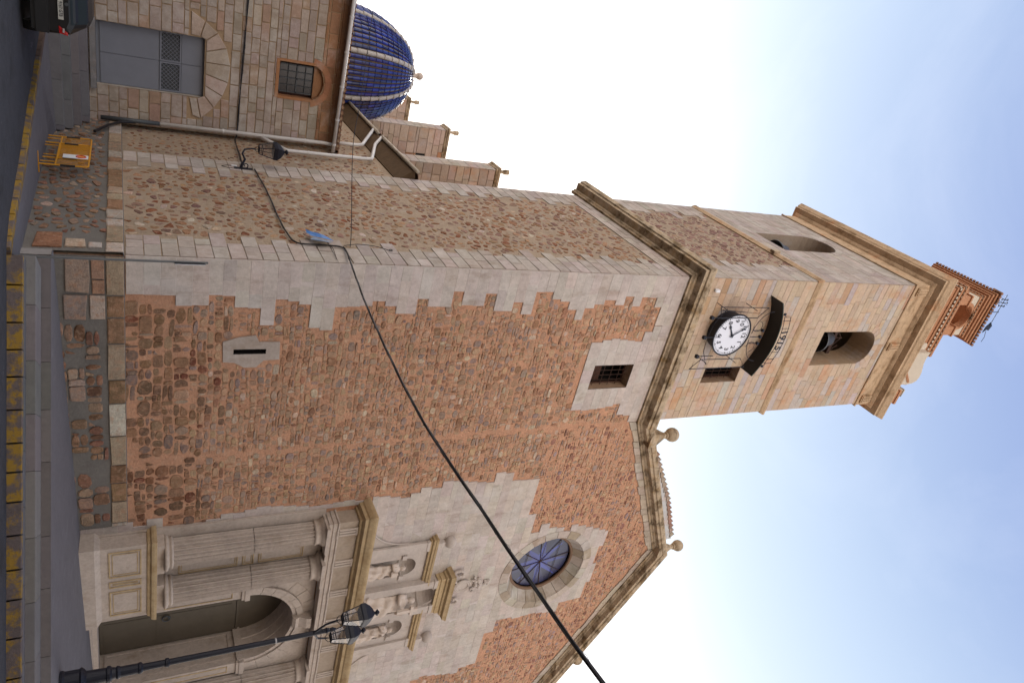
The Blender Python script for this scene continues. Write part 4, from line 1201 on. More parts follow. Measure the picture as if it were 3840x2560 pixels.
# rose window: splayed stone ring, moulded frame, blue star glass
rose = thing('round_window', 'deep round window with blue star patterned glass in the church front', 'window', (13.95, .3, 15.7))
n = 22
for k in range(n):
    t0, t1 = 2 * math.pi * k / n + .006, 2 * math.pi * (k + 1) / n - .006
    vs = []
    for t in (t0, (t0 + t1) / 2, t1):
        for r_, y_ in ((2.22, .0), (2.22, -.055), (1.85, -.06), (1.82, 0.0), (1.5, .42), (1.5, .5)):
            vs.append((13.95 + r_ * math.cos(t), y_, 17.6 + r_ * math.sin(t)))
    fs = [(a * 6 + j, a * 6 + j + 1, (a + 1) * 6 + j + 1, (a + 1) * 6 + j) for a in range(2) for j in range(5)]
    fs += [tuple(range(6)), tuple(range(12, 18))]
    MB().add(vs, fs, vary((0.42, 0.36, 0.30) if k % 3 else (0.34, 0.27, 0.2), .1)).build('ring_stone', 'ashlar', rose)
mb = MB(); mb.tube([(13.95 + 1.49 * math.cos(t), .43, 17.6 + 1.49 * math.sin(t)) for t in [2 * math.pi * i / 48 for i in range(49)]], .075, 8); mb.build('roll_moulding', flat_mat('dark brown roll', (.16, .09, .05), .6), rose, smooth=True)
gl = MB(); pg = Pl((0, .52, 0), (1, 0, 0), (0, -1, 0))
m, nn, b_ = new_mat('blue star glass')
a_ = nn.nodes.new('ShaderNodeAttribute'); a_.attribute_name = 'col'; nn.links.new(a_.outputs['Color'], b_.inputs['Base Color'])
b_.inputs['Roughness'].default_value = .25; b_.inputs['Specular IOR Level'].default_value = .5
M['starglass'] = m
for k in range(16):
    t0 = 2 * math.pi * k / 16; t1 = 2 * math.pi * (k + 1) / 16; tm = (t0 + t1) / 2
    P_ = lambda r_, t: pg.P(13.95 + r_ * math.cos(t), 17.6 + r_ * math.sin(t), 0)
    tip = t0 if k % 2 == 0 else t1
    oth = t1 if k % 2 == 0 else t0
    mb = MB().add([P_(0, 0), P_(1.38, tip), P_(.42, oth)], [(0, 1, 2)], vary((0.05, 0.065, 0.26), .25)); mb.build('glass_pane', 'starglass', rose)
    mb = MB().add([P_(.42, oth), P_(1.38, tip), P_(1.42, tm), P_(1.42, oth)], [(0, 1, 2, 3)], vary((0.035, 0.038, 0.085), .3)); mb.build('glass_pane', 'starglass', rose)
mb = MB()
for k in range(8):
    t = 2 * math.pi * k / 8 + .2; mb.tube([(13.95, .5, 17.6), (13.95 + 1.42 * math.cos(t), .5, 17.6 + 1.42 * math.sin(t))], .014, 5)
for z_ in (-.75, .0, .75): e = math.sqrt(1.42 ** 2 - z_ ** 2); mb.tube([(13.95 - e, .48, 17.6 + z_), (13.95 + e, .48, 17.6 + z_)], .01, 5)
mb.build('lead_bars', 'rust', rose)
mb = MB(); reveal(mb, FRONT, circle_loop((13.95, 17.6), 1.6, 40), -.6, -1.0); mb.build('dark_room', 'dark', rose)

# nave body behind the front (roof lower than the gable)
nave = thing('nave', 'church nave wall and tiled roof behind the tower', 'church', (12, 25, 0))
mb = MB()
vs = [(4.2, 8.5, 0), (23.6, .3, 0), (23.6, 50, 0), (4.2, 50, 0), (4.2, 8.5, 18.2), (23.6, .3, 18.2), (23.6, 50, 18.2), (4.2, 50, 18.2)]
mb.add(vs, [(1, 2, 6, 5), (2, 3, 7, 6), (3, 0, 4, 7)], (.35, .28, .2)); mb.build('nave_wall', 'mortar_g', nave)
zr_ = lambda x: 22.7 - abs(x - AX) * .4614
mb = MB(); mb.add([(T + .1, .35, zr_(T + .1)), (AX, .35, 22.7), (24, .35, zr_(24)), (T + .1, 50, zr_(T + .1)), (AX, 50, 22.7), (24, 50, zr_(24)), (3.9, 8.6, zr_(3.9)), (T + .1, 8.6, zr_(T + .1)), (3.9, 50, zr_(3.9))], [(0, 1, 4, 3), (1, 2, 5, 4), (6, 7, 3, 8)]); mb.build('nave_roof', 'roof', nave)

# ================================================================== carved stone portal
por = thing('stone_portal', 'carved classical stone portal with fluted columns and a deep arched doorway', 'portal', (AX, -.4, .5))
def pm(name, mb, mat='portal', smooth=False): return mb.build(name, mat, por, smooth)
DOOR = arch_loop(AX - 1.6, AX + 1.6, 0.6, 5.33, 16)
bp = Pl((0, -.12, 0), (1, 0, 0), (0, -1, 0))
x0, x1 = 8.85, 2 * AX - 8.85
mb = MB(); sheet(mb, bp, [(x0, .3), (x1, .3), (x1, 7.6), (x0, 7.6)], [DOOR]); mb.add([(x0, -.12, .3), (x0, 0, .3), (x0, 0, 7.6), (x0, -.12, 7.6)], [(0, 1, 2, 3)]); pm('back_wall', mb)
# reveal with jamb panels and a dark door
mb = MB(); reveal(mb, FRONT, DOOR, .12, -1.3, back=False); pm('doorway_reveal', mb)
for s_ in (-1, 1):
    for (z0, z1) in ((1.0, 5.0),):
        mb = MB(); X = AX + s_ * 1.6
        a_, b_ = (X - .03, X) if s_ > 0 else (X, X + .03)
        for (y0_, y1_, q0, q1) in ((.0, .08, z0, z1), (1.05, 1.13, z0, z1), (0.08, 1.05, z1 - .08, z1), (0.08, 1.05, z0, z0 + .08)): mb.box((a_, y0_, q0), (b_, y1_, q1))
        mb.box((X - (.09 if s_ > 0 else 0), -.2, 5.13), (X + (0 if s_ > 0 else .09), 1.3, 5.38)); pm('jamb_panel', mb)
for y_ in (.35, .75):
    mb = MB(); mb.tube([(AX + 1.6 * math.cos(t), y_, 5.36 + 1.6 * math.sin(t)) for t in [math.pi * i / 20 for i in range(21)]], .05, 6); pm('vault_rib', mb)
door = MB(); dl = arch_loop(AX - 1.6, AX + 1.6, 0.85, 5.33, 16); pd = Pl((0, 1.22, 0), (1, 0, 0), (0, -1, 0))
sheet(door, pd, dl); d_ = door.build('door', 'doorbrown', por)
def dchild(name, mb, mat): 
    o = mb.build(name, mat, por); o.parent = d_; return o
for s_ in (-1, 1):
    mb = MB(); xa = AX + (0.012 if s_ > 0 else -1.58); xb = AX + (1.58 if s_ > 0 else -.012)
    mb.box((xa, 1.17, .88), (xb, 1.215, 5.2)); dchild('door_leaf', mb, 'doorbrown')
    mb = MB()
    for (a_, b_, z0, z1) in ((xa + .12, xb - .12, 1.0, 2.45), (xa + .12, xb - .12, 2.6, 5.05)):
        mb.box((a_, 1.155, z0), (b_, 1.172, z1))
    dchild('door_panel', mb, 'doorbrown')
    mb = MB(); cx_ = AX + s_ * .28
    mb.tube([(cx_ + .12 * math.cos(t), 1.11, 2.9 + .12 * math.sin(t)) for t in [2 * math.pi * i / 16 for i in range(17)]], .02, 6); mb.tube([(cx_, 1.17, 3.0), (cx_, 1.12, 3.0)], .05, 10); dchild('door_knocker', mb, 'castiron')
mb = MB(); mb.box((AX - 1.55, 1.15, 5.22), (AX + 1.55, 1.21, 5.3)); dchild('transom', mb, 'doorbrown')
mb = MB(); mb.box((AX - 1.9, -.1, .3), (AX + 1.9, 1.4, .72)); mb.box((AX - 1.75, .15, .72), (AX + 1.75, 1.4, .86)); pm('threshold', mb)
# archivolt
for (r0, r1, h, nn_) in ((1.6, 1.74, .05, 13), (1.75, 1.98, .10, 13)):
    voussoirs(bp, (AX, 5.33), r0, r1, nn_, 0, math.pi, h, 'portal', por, lambda u, v: (1, 1, 1), 'arch_stone', .02, .006)
voussoirs(bp, (AX, 5.33), 1.99, 2.42, 13, 0, math.pi, .018, 'portal', por, lambda u, v: (1, 1, 1), 'arch_stone', .01, .01)
for s_ in (-1, 1):      # impost and pilaster beside the door
    xa = AX + s_ * 1.6; xb = AX + s_ * 2.1; a_, b_ = min(xa, xb), max(xa, xb)
    mb = MB(); mb.box((a_, -.24, .9), (b_, -.12, 5.1)); pm('door_pilaster', mb)
    mb = MB(); mb.box((a_ - .03, -.3, 5.1), (b_ + .03, -.12, 5.2)); mb.box((a_ - .06, -.33, 5.2), (b_ + .06, -.12, 5.36)); pm('impost', mb)
    mb = MB()
    for q in ((a_ + .1, -.26, 1.3, a_ + .13, 4.8), (b_ - .13, -.26, 1.3, b_ - .1, 4.8)): mb.box((q[0], q[1], q[2]), (q[3], -.24, q[4]))
    mb.box((a_ + .1, -.26, 4.78), (b_ - .1, -.24, 4.81)); pm('panel_moulding', mb, 'portal_t')
# keystone bracket
ks = [(.0, 6.88), (.16, 6.9), (.26, 7.0), (.2, 7.12), (.26, 7.24), (.34, 7.36), (.36, 7.52), (0, 7.52)]
mb = MB(); n = len(ks)
vs = [(AX - .24, -.12 - a, z) for a, z in ks] + [(AX + .24, -.12 - a, z) for a, z in ks]
mb.add(vs, [(i, (i + 1) % n, n + (i + 1) % n, n + i) for i in range(n)] + [tuple(range(n)), tuple(range(n, 2 * n))]); pm('keystone', mb)
# pedestals
for s_ in (-1, 1):
    cx = [9.62, 11.22] if s_ < 0 else [2 * AX - 11.22, 2 * AX - 9.62]
    a, b = min(cx) - .82, max(cx) + .66
    if s_ > 0: a, b = 2 * AX - b if False else min(cx) - .66, max(cx) + .82
    zb = .3
    prof = [(-.6, 0), (.16, 0), (.16, .62), (.12, .66), (.05, .74), (-.6, .74)]
    P0 = [(a + .1, 0.0, zb), (a + .1, -.62, zb), (b - .1, -.62, zb), (b - .1, 0.0, zb)]
    emit(sweep([(0, 0), (.14, 0), (.14, .6), (.0, .74)], P0, seg=1.3), 'socle_block', 'portal', por)
    emit(sweep([(0, 0), (0, 0), (0, 1.22), (-.1, 1.22)], [(p[0], p[1], zb + .74) for p in P0], seg=1.6), 'pedestal_die', 'portal', por)
    emit(sweep([(0, 0), (.05, .02), (.07, .09), (.14, .13), (.16, .2), (.16, .27), (-.3, .3)], [(p[0], p[1], zb + 1.94) for p in P0], seg=1.6), 'pedestal_cornice', 'portal_t', por)
    # top slab
    mb = MB(); mb.box((a + .1, -.62, zb + 2.14), (b - .1, -.0, zb + 2.23)); pm('pedestal_top', mb)
    wd = (b - a - .2)
    for (u0, u1) in ((a + .25, a + 1.25), (a + 1.42, b - 1.42), (b - 1.25, b - .25)):
        mb = MB(); zz0, zz1 = zb + .95, zb + 1.8
        for e, t_, dd in ((0, .035, .03), (.09, .02, .015)):
            for q in ((u0 + e, zz0 + e, u0 + e + t_, zz1 - e), (u1 - e - t_, zz0 + e, u1 - e, zz1 - e), (u0 + e + t_, zz0 + e, u1 - e - t_, zz0 + e + t_), (u0 + e + t_, zz1 - e - t_, u1 - e - t_, zz1 - e)):
                mb.box((q[0], -.62 - dd, q[1]), (q[2], -.62, q[3]))
        pm('panel_moulding', mb, 'portal_t')
    # fluted columns
    for c_ in cx:
        cy = -.32
        mb = MB(); mb.box((c_ - .56, cy - .3, 2.53), (c_ + .56, .0, 2.72)); pm('column_plinth', mb)
        mb = MB(); mb.lathe([(.54, 0), (.57, .05), (.54, .1), (.47, .12), (.46, .15), (.50, .18), (.49, .22), (.44, .25)], (c_, cy, 2.72), 24); pm('column_base', mb, smooth=True)
        for (za, zb_, ra, rb) in ((2.97, 5.28, .44, .425), (5.30, 7.18, .425, .385)):
            n = 18 * 6; vs = []; fs = []
            rows_ = 4
            for i in range(rows_ + 1):
                t = i / rows_; r_ = ra + (rb - ra) * t; z_ = za + (zb_ - za) * t
                for k in range(n):
                    an = 2 * math.pi * k / n; ph = (k % 6) / 6
                    dd = -.085 * math.sin(math.pi * max(0, (ph - .12) / .88)) if ph > .12 else 0
                    vs.append((c_ + (r_ + dd) * math.cos(an), cy + (r_ + dd) * math.sin(an), z_))
            for i in range(rows_):
                for k in range(n):
                    k2 = (k + 1) % n; fs.append((i * n + k, i * n + k2, (i + 1) * n + k2, (i + 1) * n + k))
            MB().add(vs, fs).build('column_drum', 'portal', por)
        mb = MB(); mb.lathe([(.385, 0), (.40, .02), (.43, .05), (.40, .08), (.40, .2), (.43, .22), (.50, .3), (.52, .33)], (c_, cy, 7.18), 24); pm('capital', mb, smooth=True)
        mb = MB(); mb.box((c_ - .54, cy - .54, 7.51), (c_ + .54, cy + .54 - .3, 7.585)); mb.box((c_ - .5, cy - .5, 7.585), (c_ + .5, 0, 7.63)); pm('abacus', mb)
    # recessed panels between the columns
    cm = (cx[0] + cx[1]) / 2
    for (z0, z1) in ((3.15, 4.9), (5.05, 5.4), (5.55, 7.0)):
        mb = MB()
        for e, t_, dd in ((0, .03, .03), (.07, .02, .015)):
            u0, u1 = cm - .38 + e, cm + .38 - e
            for q in ((u0, z0 + e, u0 + t_, z1 - e), (u1 - t_, z0 + e, u1, z1 - e), (u0 + t_, z0 + e, u1 - t_, z0 + e + t_), (u0 + t_, z1 - e - t_, u1 - t_, z1 - e)):
                mb.box((q[0], -.12 - dd, q[1]), (q[2], -.12, q[3]))
        pm('panel_moulding', mb, 'portal_t')
    # dark stained tall block at the outer side
# entablature
M['frieze'] = stone_mat('brown frieze stone', (0.36, 0.285, 0.22), 0.25, 9, (((0.22, 0.15, 0.09), 0.5, 0.72, 1.4, None, 0.6),), 0.01)  # browner and darker than the other portal stone, with patches
ex0, ex1 = 9.08, 2 * AX - 9.08
def run(prof, z, name, mat, x0=ex0, x1=ex1, seg=1.1, y=-.62):
    emit(sweep(prof, [(x0, 0.0, z), (x0, y, z), (x1, y, z), (x1, 0.0, z)], seg=seg), name, mat, por)
run([(0, 0), (0, .13), (.03, .14), (.03, .27), (.07, .29), (.07, .34), (0, .36), (-.3, .36), (-.5, .2), (-.5, .02)], 7.62, 'architrave_block', 'portal')
run([(0, 0), (0, .66), (-.05, .66), (-.05, 0)], 7.97, 'frieze_block', 'frieze', ex0 + .03, ex1 - .03, y=-.58)
run([(0, 0), (.06, .02), (.08, .08), (.26, .12), (.28, .22), (.33, .26), (.40, .38), (.42, .44), (.42, .5), (-.4, .58)], 8.62, 'cornice_block', 'portal_t', seg=.9)
mb = MB(); mb.box((ex0, -.6, 9.1), (ex1, 0, 9.2)); pm('cornice_top', mb)
for k in range(7):       # triglyphs with drops
    c_ = 9.55 + k * (2 * AX - 19.1) / 6
    mb = MB()
    for o in (-.17, -.055, .06): mb.box((c_ + o, -.625, 8.0), (c_ + o + .075, -.575, 8.58))
    mb.box((c_ - .19, -.63, 8.57), (c_ + .17, -.575, 8.63)); pm('triglyph', mb)
    mb = MB()
    for o in range(5): mb.lathe([(.012, .0), (.026, -.08)], (c_ - .15 + o * .07, -.67, 7.96), 6)
    pm('drops', mb)

# ---- upper tier with three statue niches
up = thing('niche_tier', 'upper portal tier with three arched statue niches and stone balls', 'altarpiece', (AX, -.1, 9.2))
def um(name, mb, mat='tier', smooth=False): return mb.build(name, mat, up, smooth)
def urun(prof, z, x0, x1, y, name, mat='tier', seg=.8): emit(sweep(prof, [(x0, 0.0, z), (x0, y, z), (x1, y, z), (x1, 0.0, z)], seg=seg), name, mat, up)
NS = .42
side_n = [arch_loop(c - NS, c + NS, 9.35, 10.92, 10) for c in (AX - 1.66, AX + 1.66)]
cen_n = arch_loop(AX - .46, AX + .46, 9.4, 11.9, 12)
ub = Pl((0, -.10, 0), (1, 0, 0), (0, -1, 0))
for c, nl in ((AX - 1.66, side_n[0]), (AX + 1.66, side_n[1])):
    a_, b_ = (c - 1.12, c + .82) if c < AX else (c - .82, c + 1.12)
    mb = MB(); sheet(mb, ub, [(a_, 9.2), (b_, 9.2), (b_, 11.72), (a_, 11.72)], [nl]); mb.add([(a_, -.1, 9.2), (a_, 0, 9.2), (a_, 0, 11.72), (a_, -.1, 11.72)], [(0, 1, 2, 3)]); mb.add([(b_, -.1, 9.2), (b_, 0, 9.2), (b_, 0, 11.72), (b_, -.1, 11.72)], [(0, 1, 2, 3)]); um('niche_wall', mb)
cb_ = Pl((0, -.24, 0), (1, 0, 0), (0, -1, 0))
mb = MB(); sheet(mb, cb_, [(AX - .84, 9.2), (AX + .84, 9.2), (AX + .84, 12.6), (AX - .84, 12.6)], [cen_n])
for s_ in (-1, 1): mb.add([(AX + s_ * .84, -.24, 9.2), (AX + s_ * .84, 0, 9.2), (AX + s_ * .84, 0, 12.6), (AX + s_ * .84, -.24, 12.6)], [(0, 1, 2, 3)])
um('niche_wall', mb)
def niche(c, hw, z0, zs, yf, dep):
    """half round recess with a quarter sphere head"""
    mb = MB(); n = 12; vs = []; fs = []
    for i in range(n + 1):
        t = math.pi * i / n
        vs.append((c - hw * math.cos(t), yf + dep * math.sin(t), z0)); vs.append((c - hw * math.cos(t), yf + dep * math.sin(t), zs))
    for i in range(n): fs.append((2 * i, 2 * i + 2, 2 * i + 3, 2 * i + 1))
    b0 = len(vs); m_ = 6
    for j in range(m_ + 1):
        e = math.pi / 2 * j / m_
        for i in range(n + 1):
            t = math.pi * i / n
            vs.append((c - hw * math.cos(t) * math.cos(e), yf + dep * math.sin(t) * math.cos(e), zs + hw * math.sin(e)))
    for j in range(m_):
        for i in range(n):
            q = b0 + j * (n + 1) + i; fs.append((q, q + 1, q + n + 2, q + n + 1))
    fs.append(tuple(range(0, 2 * n + 2, 2)))
    mb.add(vs, fs); um('niche', mb, smooth=False)
    mb = MB(); 
    pts = [(c - (hw) * math.cos(math.pi * i / n), yf + (dep - .02) * math.sin(math.pi * i / n), zs - .13) for i in range(n + 1)]
    mb.tube(pts, .045, 4)
    for s_ in (-1, 1): mb.box((c + s_ * (hw + .09) - .1, yf - .07, zs - .2), (c + s_ * (hw + .09) + .1, yf + .0, zs - .02))
    um('impost_band', mb)
niche(AX - 1.66, NS, 9.35, 10.92, -.10, .42); niche(AX + 1.66, NS, 9.35, 10.92, -.10, .42)
niche(AX, .46, 9.4, 11.9, -.24, .46)
for c in (AX - 2.62, AX + 2.62):     # outer pilasters
    mb = MB(); mb.box((c - .2, -.2, 9.35), (c + .2, -.1, 11.72)); um('pilaster', mb)
    mb = MB(); mb.box((c - .25, -.24, 9.2), (c + .25, -.1, 9.42)); mb.box((c - .23, -.22, 11.6), (c + .23, -.1, 11.72)); um('pilaster_cap', mb)
for c in (AX - .66, AX + .66):
    mb = MB(); mb.box((c - .17, -.34, 9.35), (c + .17, -.24, 12.3)); um('pilaster', mb)
    mb = MB(); mb.box((c - .22, -.38, 9.2), (c + .22, -.24, 9.5)); mb.box((c - .2, -.37, 12.2), (c + .2, -.24, 12.34)); um('pilaster_cap', mb)
cp = [(0, 0), (.04, .02), (.05, .08), (.12, .11), (.14, .18), (.17, .2), (.19, .27), (0, .3)]
urun(cp, 11.70, AX - 2.85, AX - .84, -.16, 'tier_cornice', 'portal_t', .7)
urun(cp, 11.70, AX + .84, AX + 2.85, -.16, 'tier_cornice', 'portal_t', .7)
urun([(0, 0), (0, .12), (.03, .14), (.04, .3), (.1, .33), (.12, .4), (.24, .44), (.27, .54), (.3, .6), (0, .66), (-.06, .66), (-.06, .0)], 12.32, AX - .9, AX + .9, -.36, 'centre_cornice', 'portal_t', .7)
mb = MB(); mb.box((AX - .88, -.34, 12.36), (AX + .88, 0, 12.92)); um('centre_frieze', mb)
mb = MB(); mb.box((AX - 2.85, -.16, 11.7), (AX - .84, 0, 11.98)); mb.box((AX + .84, -.16, 11.7), (AX + 2.85, 0, 11.98)); um('tier_block', mb)
for c in (AX - 2.62, AX + 2.62):
    mb = MB(); mb.lathe([(.2, 0), (.2, .22), (.15, .26), (.1, .36)], (c, -.12, 11.98), 4, a0=math.pi / 4); um('ball_pedestal', mb)
    mb = MB(); mb.lathe([(.24 * math.cos(a), .58 + .24 * math.sin(a)) for a in [R(-85 + 17 * i) for i in range(11)]], (c, -.12, 11.98), 16); um('stone_ball', mb, smooth=True)
# side scrolls
for s_ in (-1, 1):
    pts = []
    for i in range(13):
        t = i / 12; a = math.pi / 2 * t
        pts.append((AX + s_ * (2.82 + 1.25 * (1 - math.sin(a))), 9.3 + 1.55 * (1 - math.cos(a))))
    poly = [(AX + s_ * 2.8, 9.2), (AX + s_ * 4.1, 9.2)] + pts + [(AX + s_ * 2.8, 10.95)]
    mb = MB(); ps = Pl((0, -.07, 0), (1, 0, 0), (0, -1, 0)); sheet(mb, ps, poly); reveal(mb, ps, poly, 0, -.07, back=False); um('side_scroll', mb)
    mb = MB(); mb.tube([(x, -.08, z) for x, z in pts], .035, 6); um('scroll_moulding', mb)
# crest: oval cartouche, scrolls and small ornament
mb = MB(); n = 24
for (r_, w_) in ((1.0, .08), (.8, .12)):
    mb.tube([(AX + .0 + .3 * r_ * math.cos(2 * math.pi * i / n), -.1, 13.62 + .33 * r_ * math.sin(2 * math.pi * i / n)) for i in range(n + 1)], .035, 6)
sheet(mb, Pl((0, -.1, 0), (1, 0, 0), (0, -1, 0)), [(AX + .3 * math.cos(2 * math.pi * i / n), 13.62 + .33 * math.sin(2 * math.pi * i / n)) for i in range(n)]); um('oval_shield', mb)
for s_ in (-1, 1):
    mb = MB()
    pts = [(AX + s_ * (.78 - .1 * t * .6), -.12, 13.0 + .13 * t) for t in (0, 1)]
    sp = [(AX + s_ * (.72 + .2 * (1 - t / 5) * math.cos(t)), -.13, 13.38 + .2 * (1 - t / 5) * math.sin(t)) for t in [i * .45 for i in range(11)]]
    mb.tube(sp, .055, 6); mb.tube([(AX + s_ * .92, -.12, 13.4), (AX + s_ * .9, -.12, 13.15), (AX + s_ * .7, -.12, 13.0), (AX + s_ * .4, -.12, 13.05), (AX + s_ * .3, -.12, 13.3)], .06, 6); um('crest_scroll', mb)
    mb = MB(); sp = [(AX + s_ * (.28 + .12 * (1 - t / 6) * math.cos(t)), -.12, 14.05 + .12 * (1 - t / 6) * math.sin(t)) for t in [i * .5 for i in range(11)]]; mb.tube(sp, .045, 6); um('crest_scroll', mb)
mb = MB()
for i in range(26):
    a = rng.uniform(0, 6.28); rr = rng.uniform(0, .28)
    c_ = (AX + rr * math.cos(a), -.08, 14.45 + rr * 1.3 * math.sin(a)); r_ = rng.uniform(.05, .1)
    mb.lathe([(r_ * math.cos(b), r_ * math.sin(b)) for b in (-1.2, -.5, .2, .9, 1.4)], c_, 6)
um('carved_relief', mb)

# ---- statues
def statue(x, y, z, H, label, kind):
    t = thing('statue', label, 'statue', (x, y, z), 'saints in the portal niches')
    rr = random.Random(int(x * 100))
    n = 40; vs = []; fs = []
    wide = 1.12 if kind != 'mother' else 1.5
    prof = [(0, .30, .24), (.03, .31, .25), (.12, .28, .22), (.3, .25, .19), (.45, .235, .18), (.55, .22, .165), (.63, .235, .17), (.72, .25, .165), (.79, .235, .15), (.83, .16, .12), (.855, .07, .07), (.87, .06, .06)]
    rows_ = []
    for i in range(40):
        h = i / 39 * .87
        for j in range(len(prof) - 1):
            if prof[j][0] <= h <= prof[j + 1][0] + 1e-9:
                k = (h - prof[j][0]) / (prof[j + 1][0] - prof[j][0])
                a = prof[j][1] + (prof[j + 1][1] - prof[j][1]) * k; b = prof[j][2] + (prof[j + 1][2] - prof[j][2]) * k; break
        rows_.append((h, a * wide * (1 if h < .8 else 1 / wide), b))
    for (h, a, b) in rows_:
        fold = max(0, 1 - h / .8)
        for k in range(n):
            an = 2 * math.pi * k / n
            d = 1 + fold * (.20 * math.sin(an * 6 + 3 * h) + .11 * math.sin(an * 11 - 6 * h)) + (.09 * math.sin(an * 2 + h * 26) if h < .78 else 0) + (.12 if .3 < h + .1 * math.sin(an + 1) < .42 else 0)
            sway = .03 * math.sin(h * 4)
            vs.append((x + (a * d * math.cos(an) * .9 + sway) * H / 1.6, y + b * d * math.sin(an) * H / 1.6, z + h * H))
    for i in range(len(rows_) - 1):
        for k in range(n):
            k2 = (k + 1) % n; fs.append((i * n + k, i * n + k2, (i + 1) * n + k2, (i + 1) * n + k))
    fs.append(tuple(range((len(rows_) - 1) * n, len(rows_) * n)))
    mb = MB().add(vs, fs)
    s = H / 1.6
    # head with nose and brow, hair or mitre
    hc = (x + .01, y - .02, z + H * .925); hr = .105 * s
    hv = []; hf = []
    for j in range(11):
        e = -math.pi / 2 + math.pi * j / 10
        for k in range(16):
            an = 2 * math.pi * k / 16
            rx = hr * math.cos(e); r2 = 1.0
            if abs(an - 1.5 * math.pi) < .25 and -.3 < math.sin(e) < .2: r2 = 1.22          # nose
            if abs(an - 1.5 * math.pi) < 1.0 and math.sin(e) < -.35: r2 = 1.12               # beard or chin
            hv.append((hc[0] + rx * r2 * math.cos(an) * .88, hc[1] + rx * r2 * math.sin(an), hc[2] + hr * 1.28 * math.sin(e)))
    for j in range(10):
        for k in range(16):
            k2 = (k + 1) % 16; hf.append((j * 16 + k, j * 16 + k2, (j + 1) * 16 + k2, (j + 1) * 16 + k))
    mb.add(hv, hf)
    # arms bent in front, tapered
    sh = z + H * .79
    if kind == 'mother':
        arms = [((-.22, .0, 0), (-.36, -.12, -.22), (-.16, -.27, -.26)), ((.22, .0, 0), (.37, -.1, -.2), (.2, -.28, -.14))]
    elif kind == 'book':
        arms = [((-.2, .0, 0), (-.28, -.06, -.24), (-.08, -.24, -.2)), ((.2, .0, 0), (.28, -.04, -.26), (.1, -.24, -.28))]
    else:
        arms = [((-.2, .0, 0), (-.29, -.04, -.24), (-.12, -.22, -.12)), ((.2, .0, 0), (.27, -.05, -.25), (.02, -.24, -.2))]
    for arm in arms:
        pts = [(x + p[0] * s, y + p[1] * s, sh + p[2] * s) for p in arm]
        mid1 = tuple((a + b) / 2 for a, b in zip(pts[0], pts[1])); mid2 = tuple((a + b) / 2 for a, b in zip(pts[1], pts[2]))
        mb.tube([pts[0], mid1, pts[1], mid2, pts[2]], [.085 * s, .082 * s, .078 * s, .07 * s, .05 * s], 10)
        hd_ = pts[2]
        mb.lathe([(.001, -.045 * s), (.035 * s, -.02 * s), (.042 * s, .01 * s), (.02 * s, .05 * s)], hd_, 8)
        for q in range(4): mb.tube([(hd_[0] + (q - 1.5) * .018 * s, hd_[1] - .02 * s, hd_[2] + .02 * s), (hd_[0] + (q - 1.5) * .02 * s, hd_[1] - .06 * s, hd_[2] + .005 * s)], .009 * s, 5)
    mb.build('body', 'statue', t, smooth=True)
    mb = MB(); mb.box((x - .3 * s * wide, y - .24, z - .1), (x + .3 * s * wide, y + .22, z + .02)); mb.build('base', 'statue', t)
    if kind == 'mother':
        mb = MB(); mb.box((x + .02 * s, y - .36 * s, sh - .32 * s), (x + .14 * s, y - .28 * s, sh + .34 * s)); mb.box((x - .1 * s, y - .37 * s, sh + .1 * s), (x + .26 * s, y - .27 * s, sh + .2 * s)); mb.build('held_cross', 'statue', t)
    elif kind == 'book':
        mb = MB(); mb.box((x - .1 * s, y - .33 * s, sh - .34 * s), (x + .12 * s, y - .25 * s, sh - .08 * s)); mb.build('book', 'statue', t)
    else:
        mb = MB(); mb.tube([(x - .14 * s, y - .27 * s, z + .1), (x - .14 * s, y - .27 * s, z + H * .98)], .015, 6); mb.build('staff', 'statue', t)
statue(AX - 1.66, -.12, 9.42, 1.5, 'pale robed stone saint in the left niche of the portal', 'book')
statue(AX + 1.66, -.12, 9.42, 1.5, 'pale robed stone saint with staff in the right niche of the portal', 'staff')
statue(AX - .02, -.3, 9.5, 2.0, 'larger stone figure in wide robes holding a cross in the middle niche', 'mother')

# ================================================================== side aisle wall, wing, buttresses, dome
aisle = thing('side_aisle', 'low rubble aisle wall with projecting eave between tower and wing', 'church', (1, 14, 0))
AP = Pl((.12, 0, 0), (0, 1, 0), (-1, 0, 0))
mb = MB(); sheet(mb, AP, [(W, -.4), (30, -.4), (30, 11.3), (W, 11.3)]); mb.build('aisle_wall', 'mortar_g', aisle)
rb = rubble(AP, [(W, 1.8), (16, 1.8), (16, 11.0), (W, 11.0)], lambda v: (.34, .22), P_SIDE, (.4, .68), (.006, .025), skip=.1, margin=.02)
emit(rb, 'rubble_stone', 'rubble', aisle, cap=200)
eprof = [(0, 0), (.05, .0), (.42, .62), (.42, .72), (0, .8)]
emit(sweep(eprof, [(.12, 29.0, 11.25), (.12, W + .05, 11.25)], seg=2.6, gap=.012), 'eave_board', stone_mat('dark stained eave', (.105, .065, .035), .3, 7, (((.07, .045, .025), .5, .7, 1.5, None, .7),), .01), aisle)
mb = MB(); mb.add([(-.35, W, 12.08), (4.5, W, 13.0), (4.5, 30, 13.0), (-.35, 30, 12.08)], [(0, 1, 2, 3)]); mb.build('aisle_roof', 'roof', aisle)
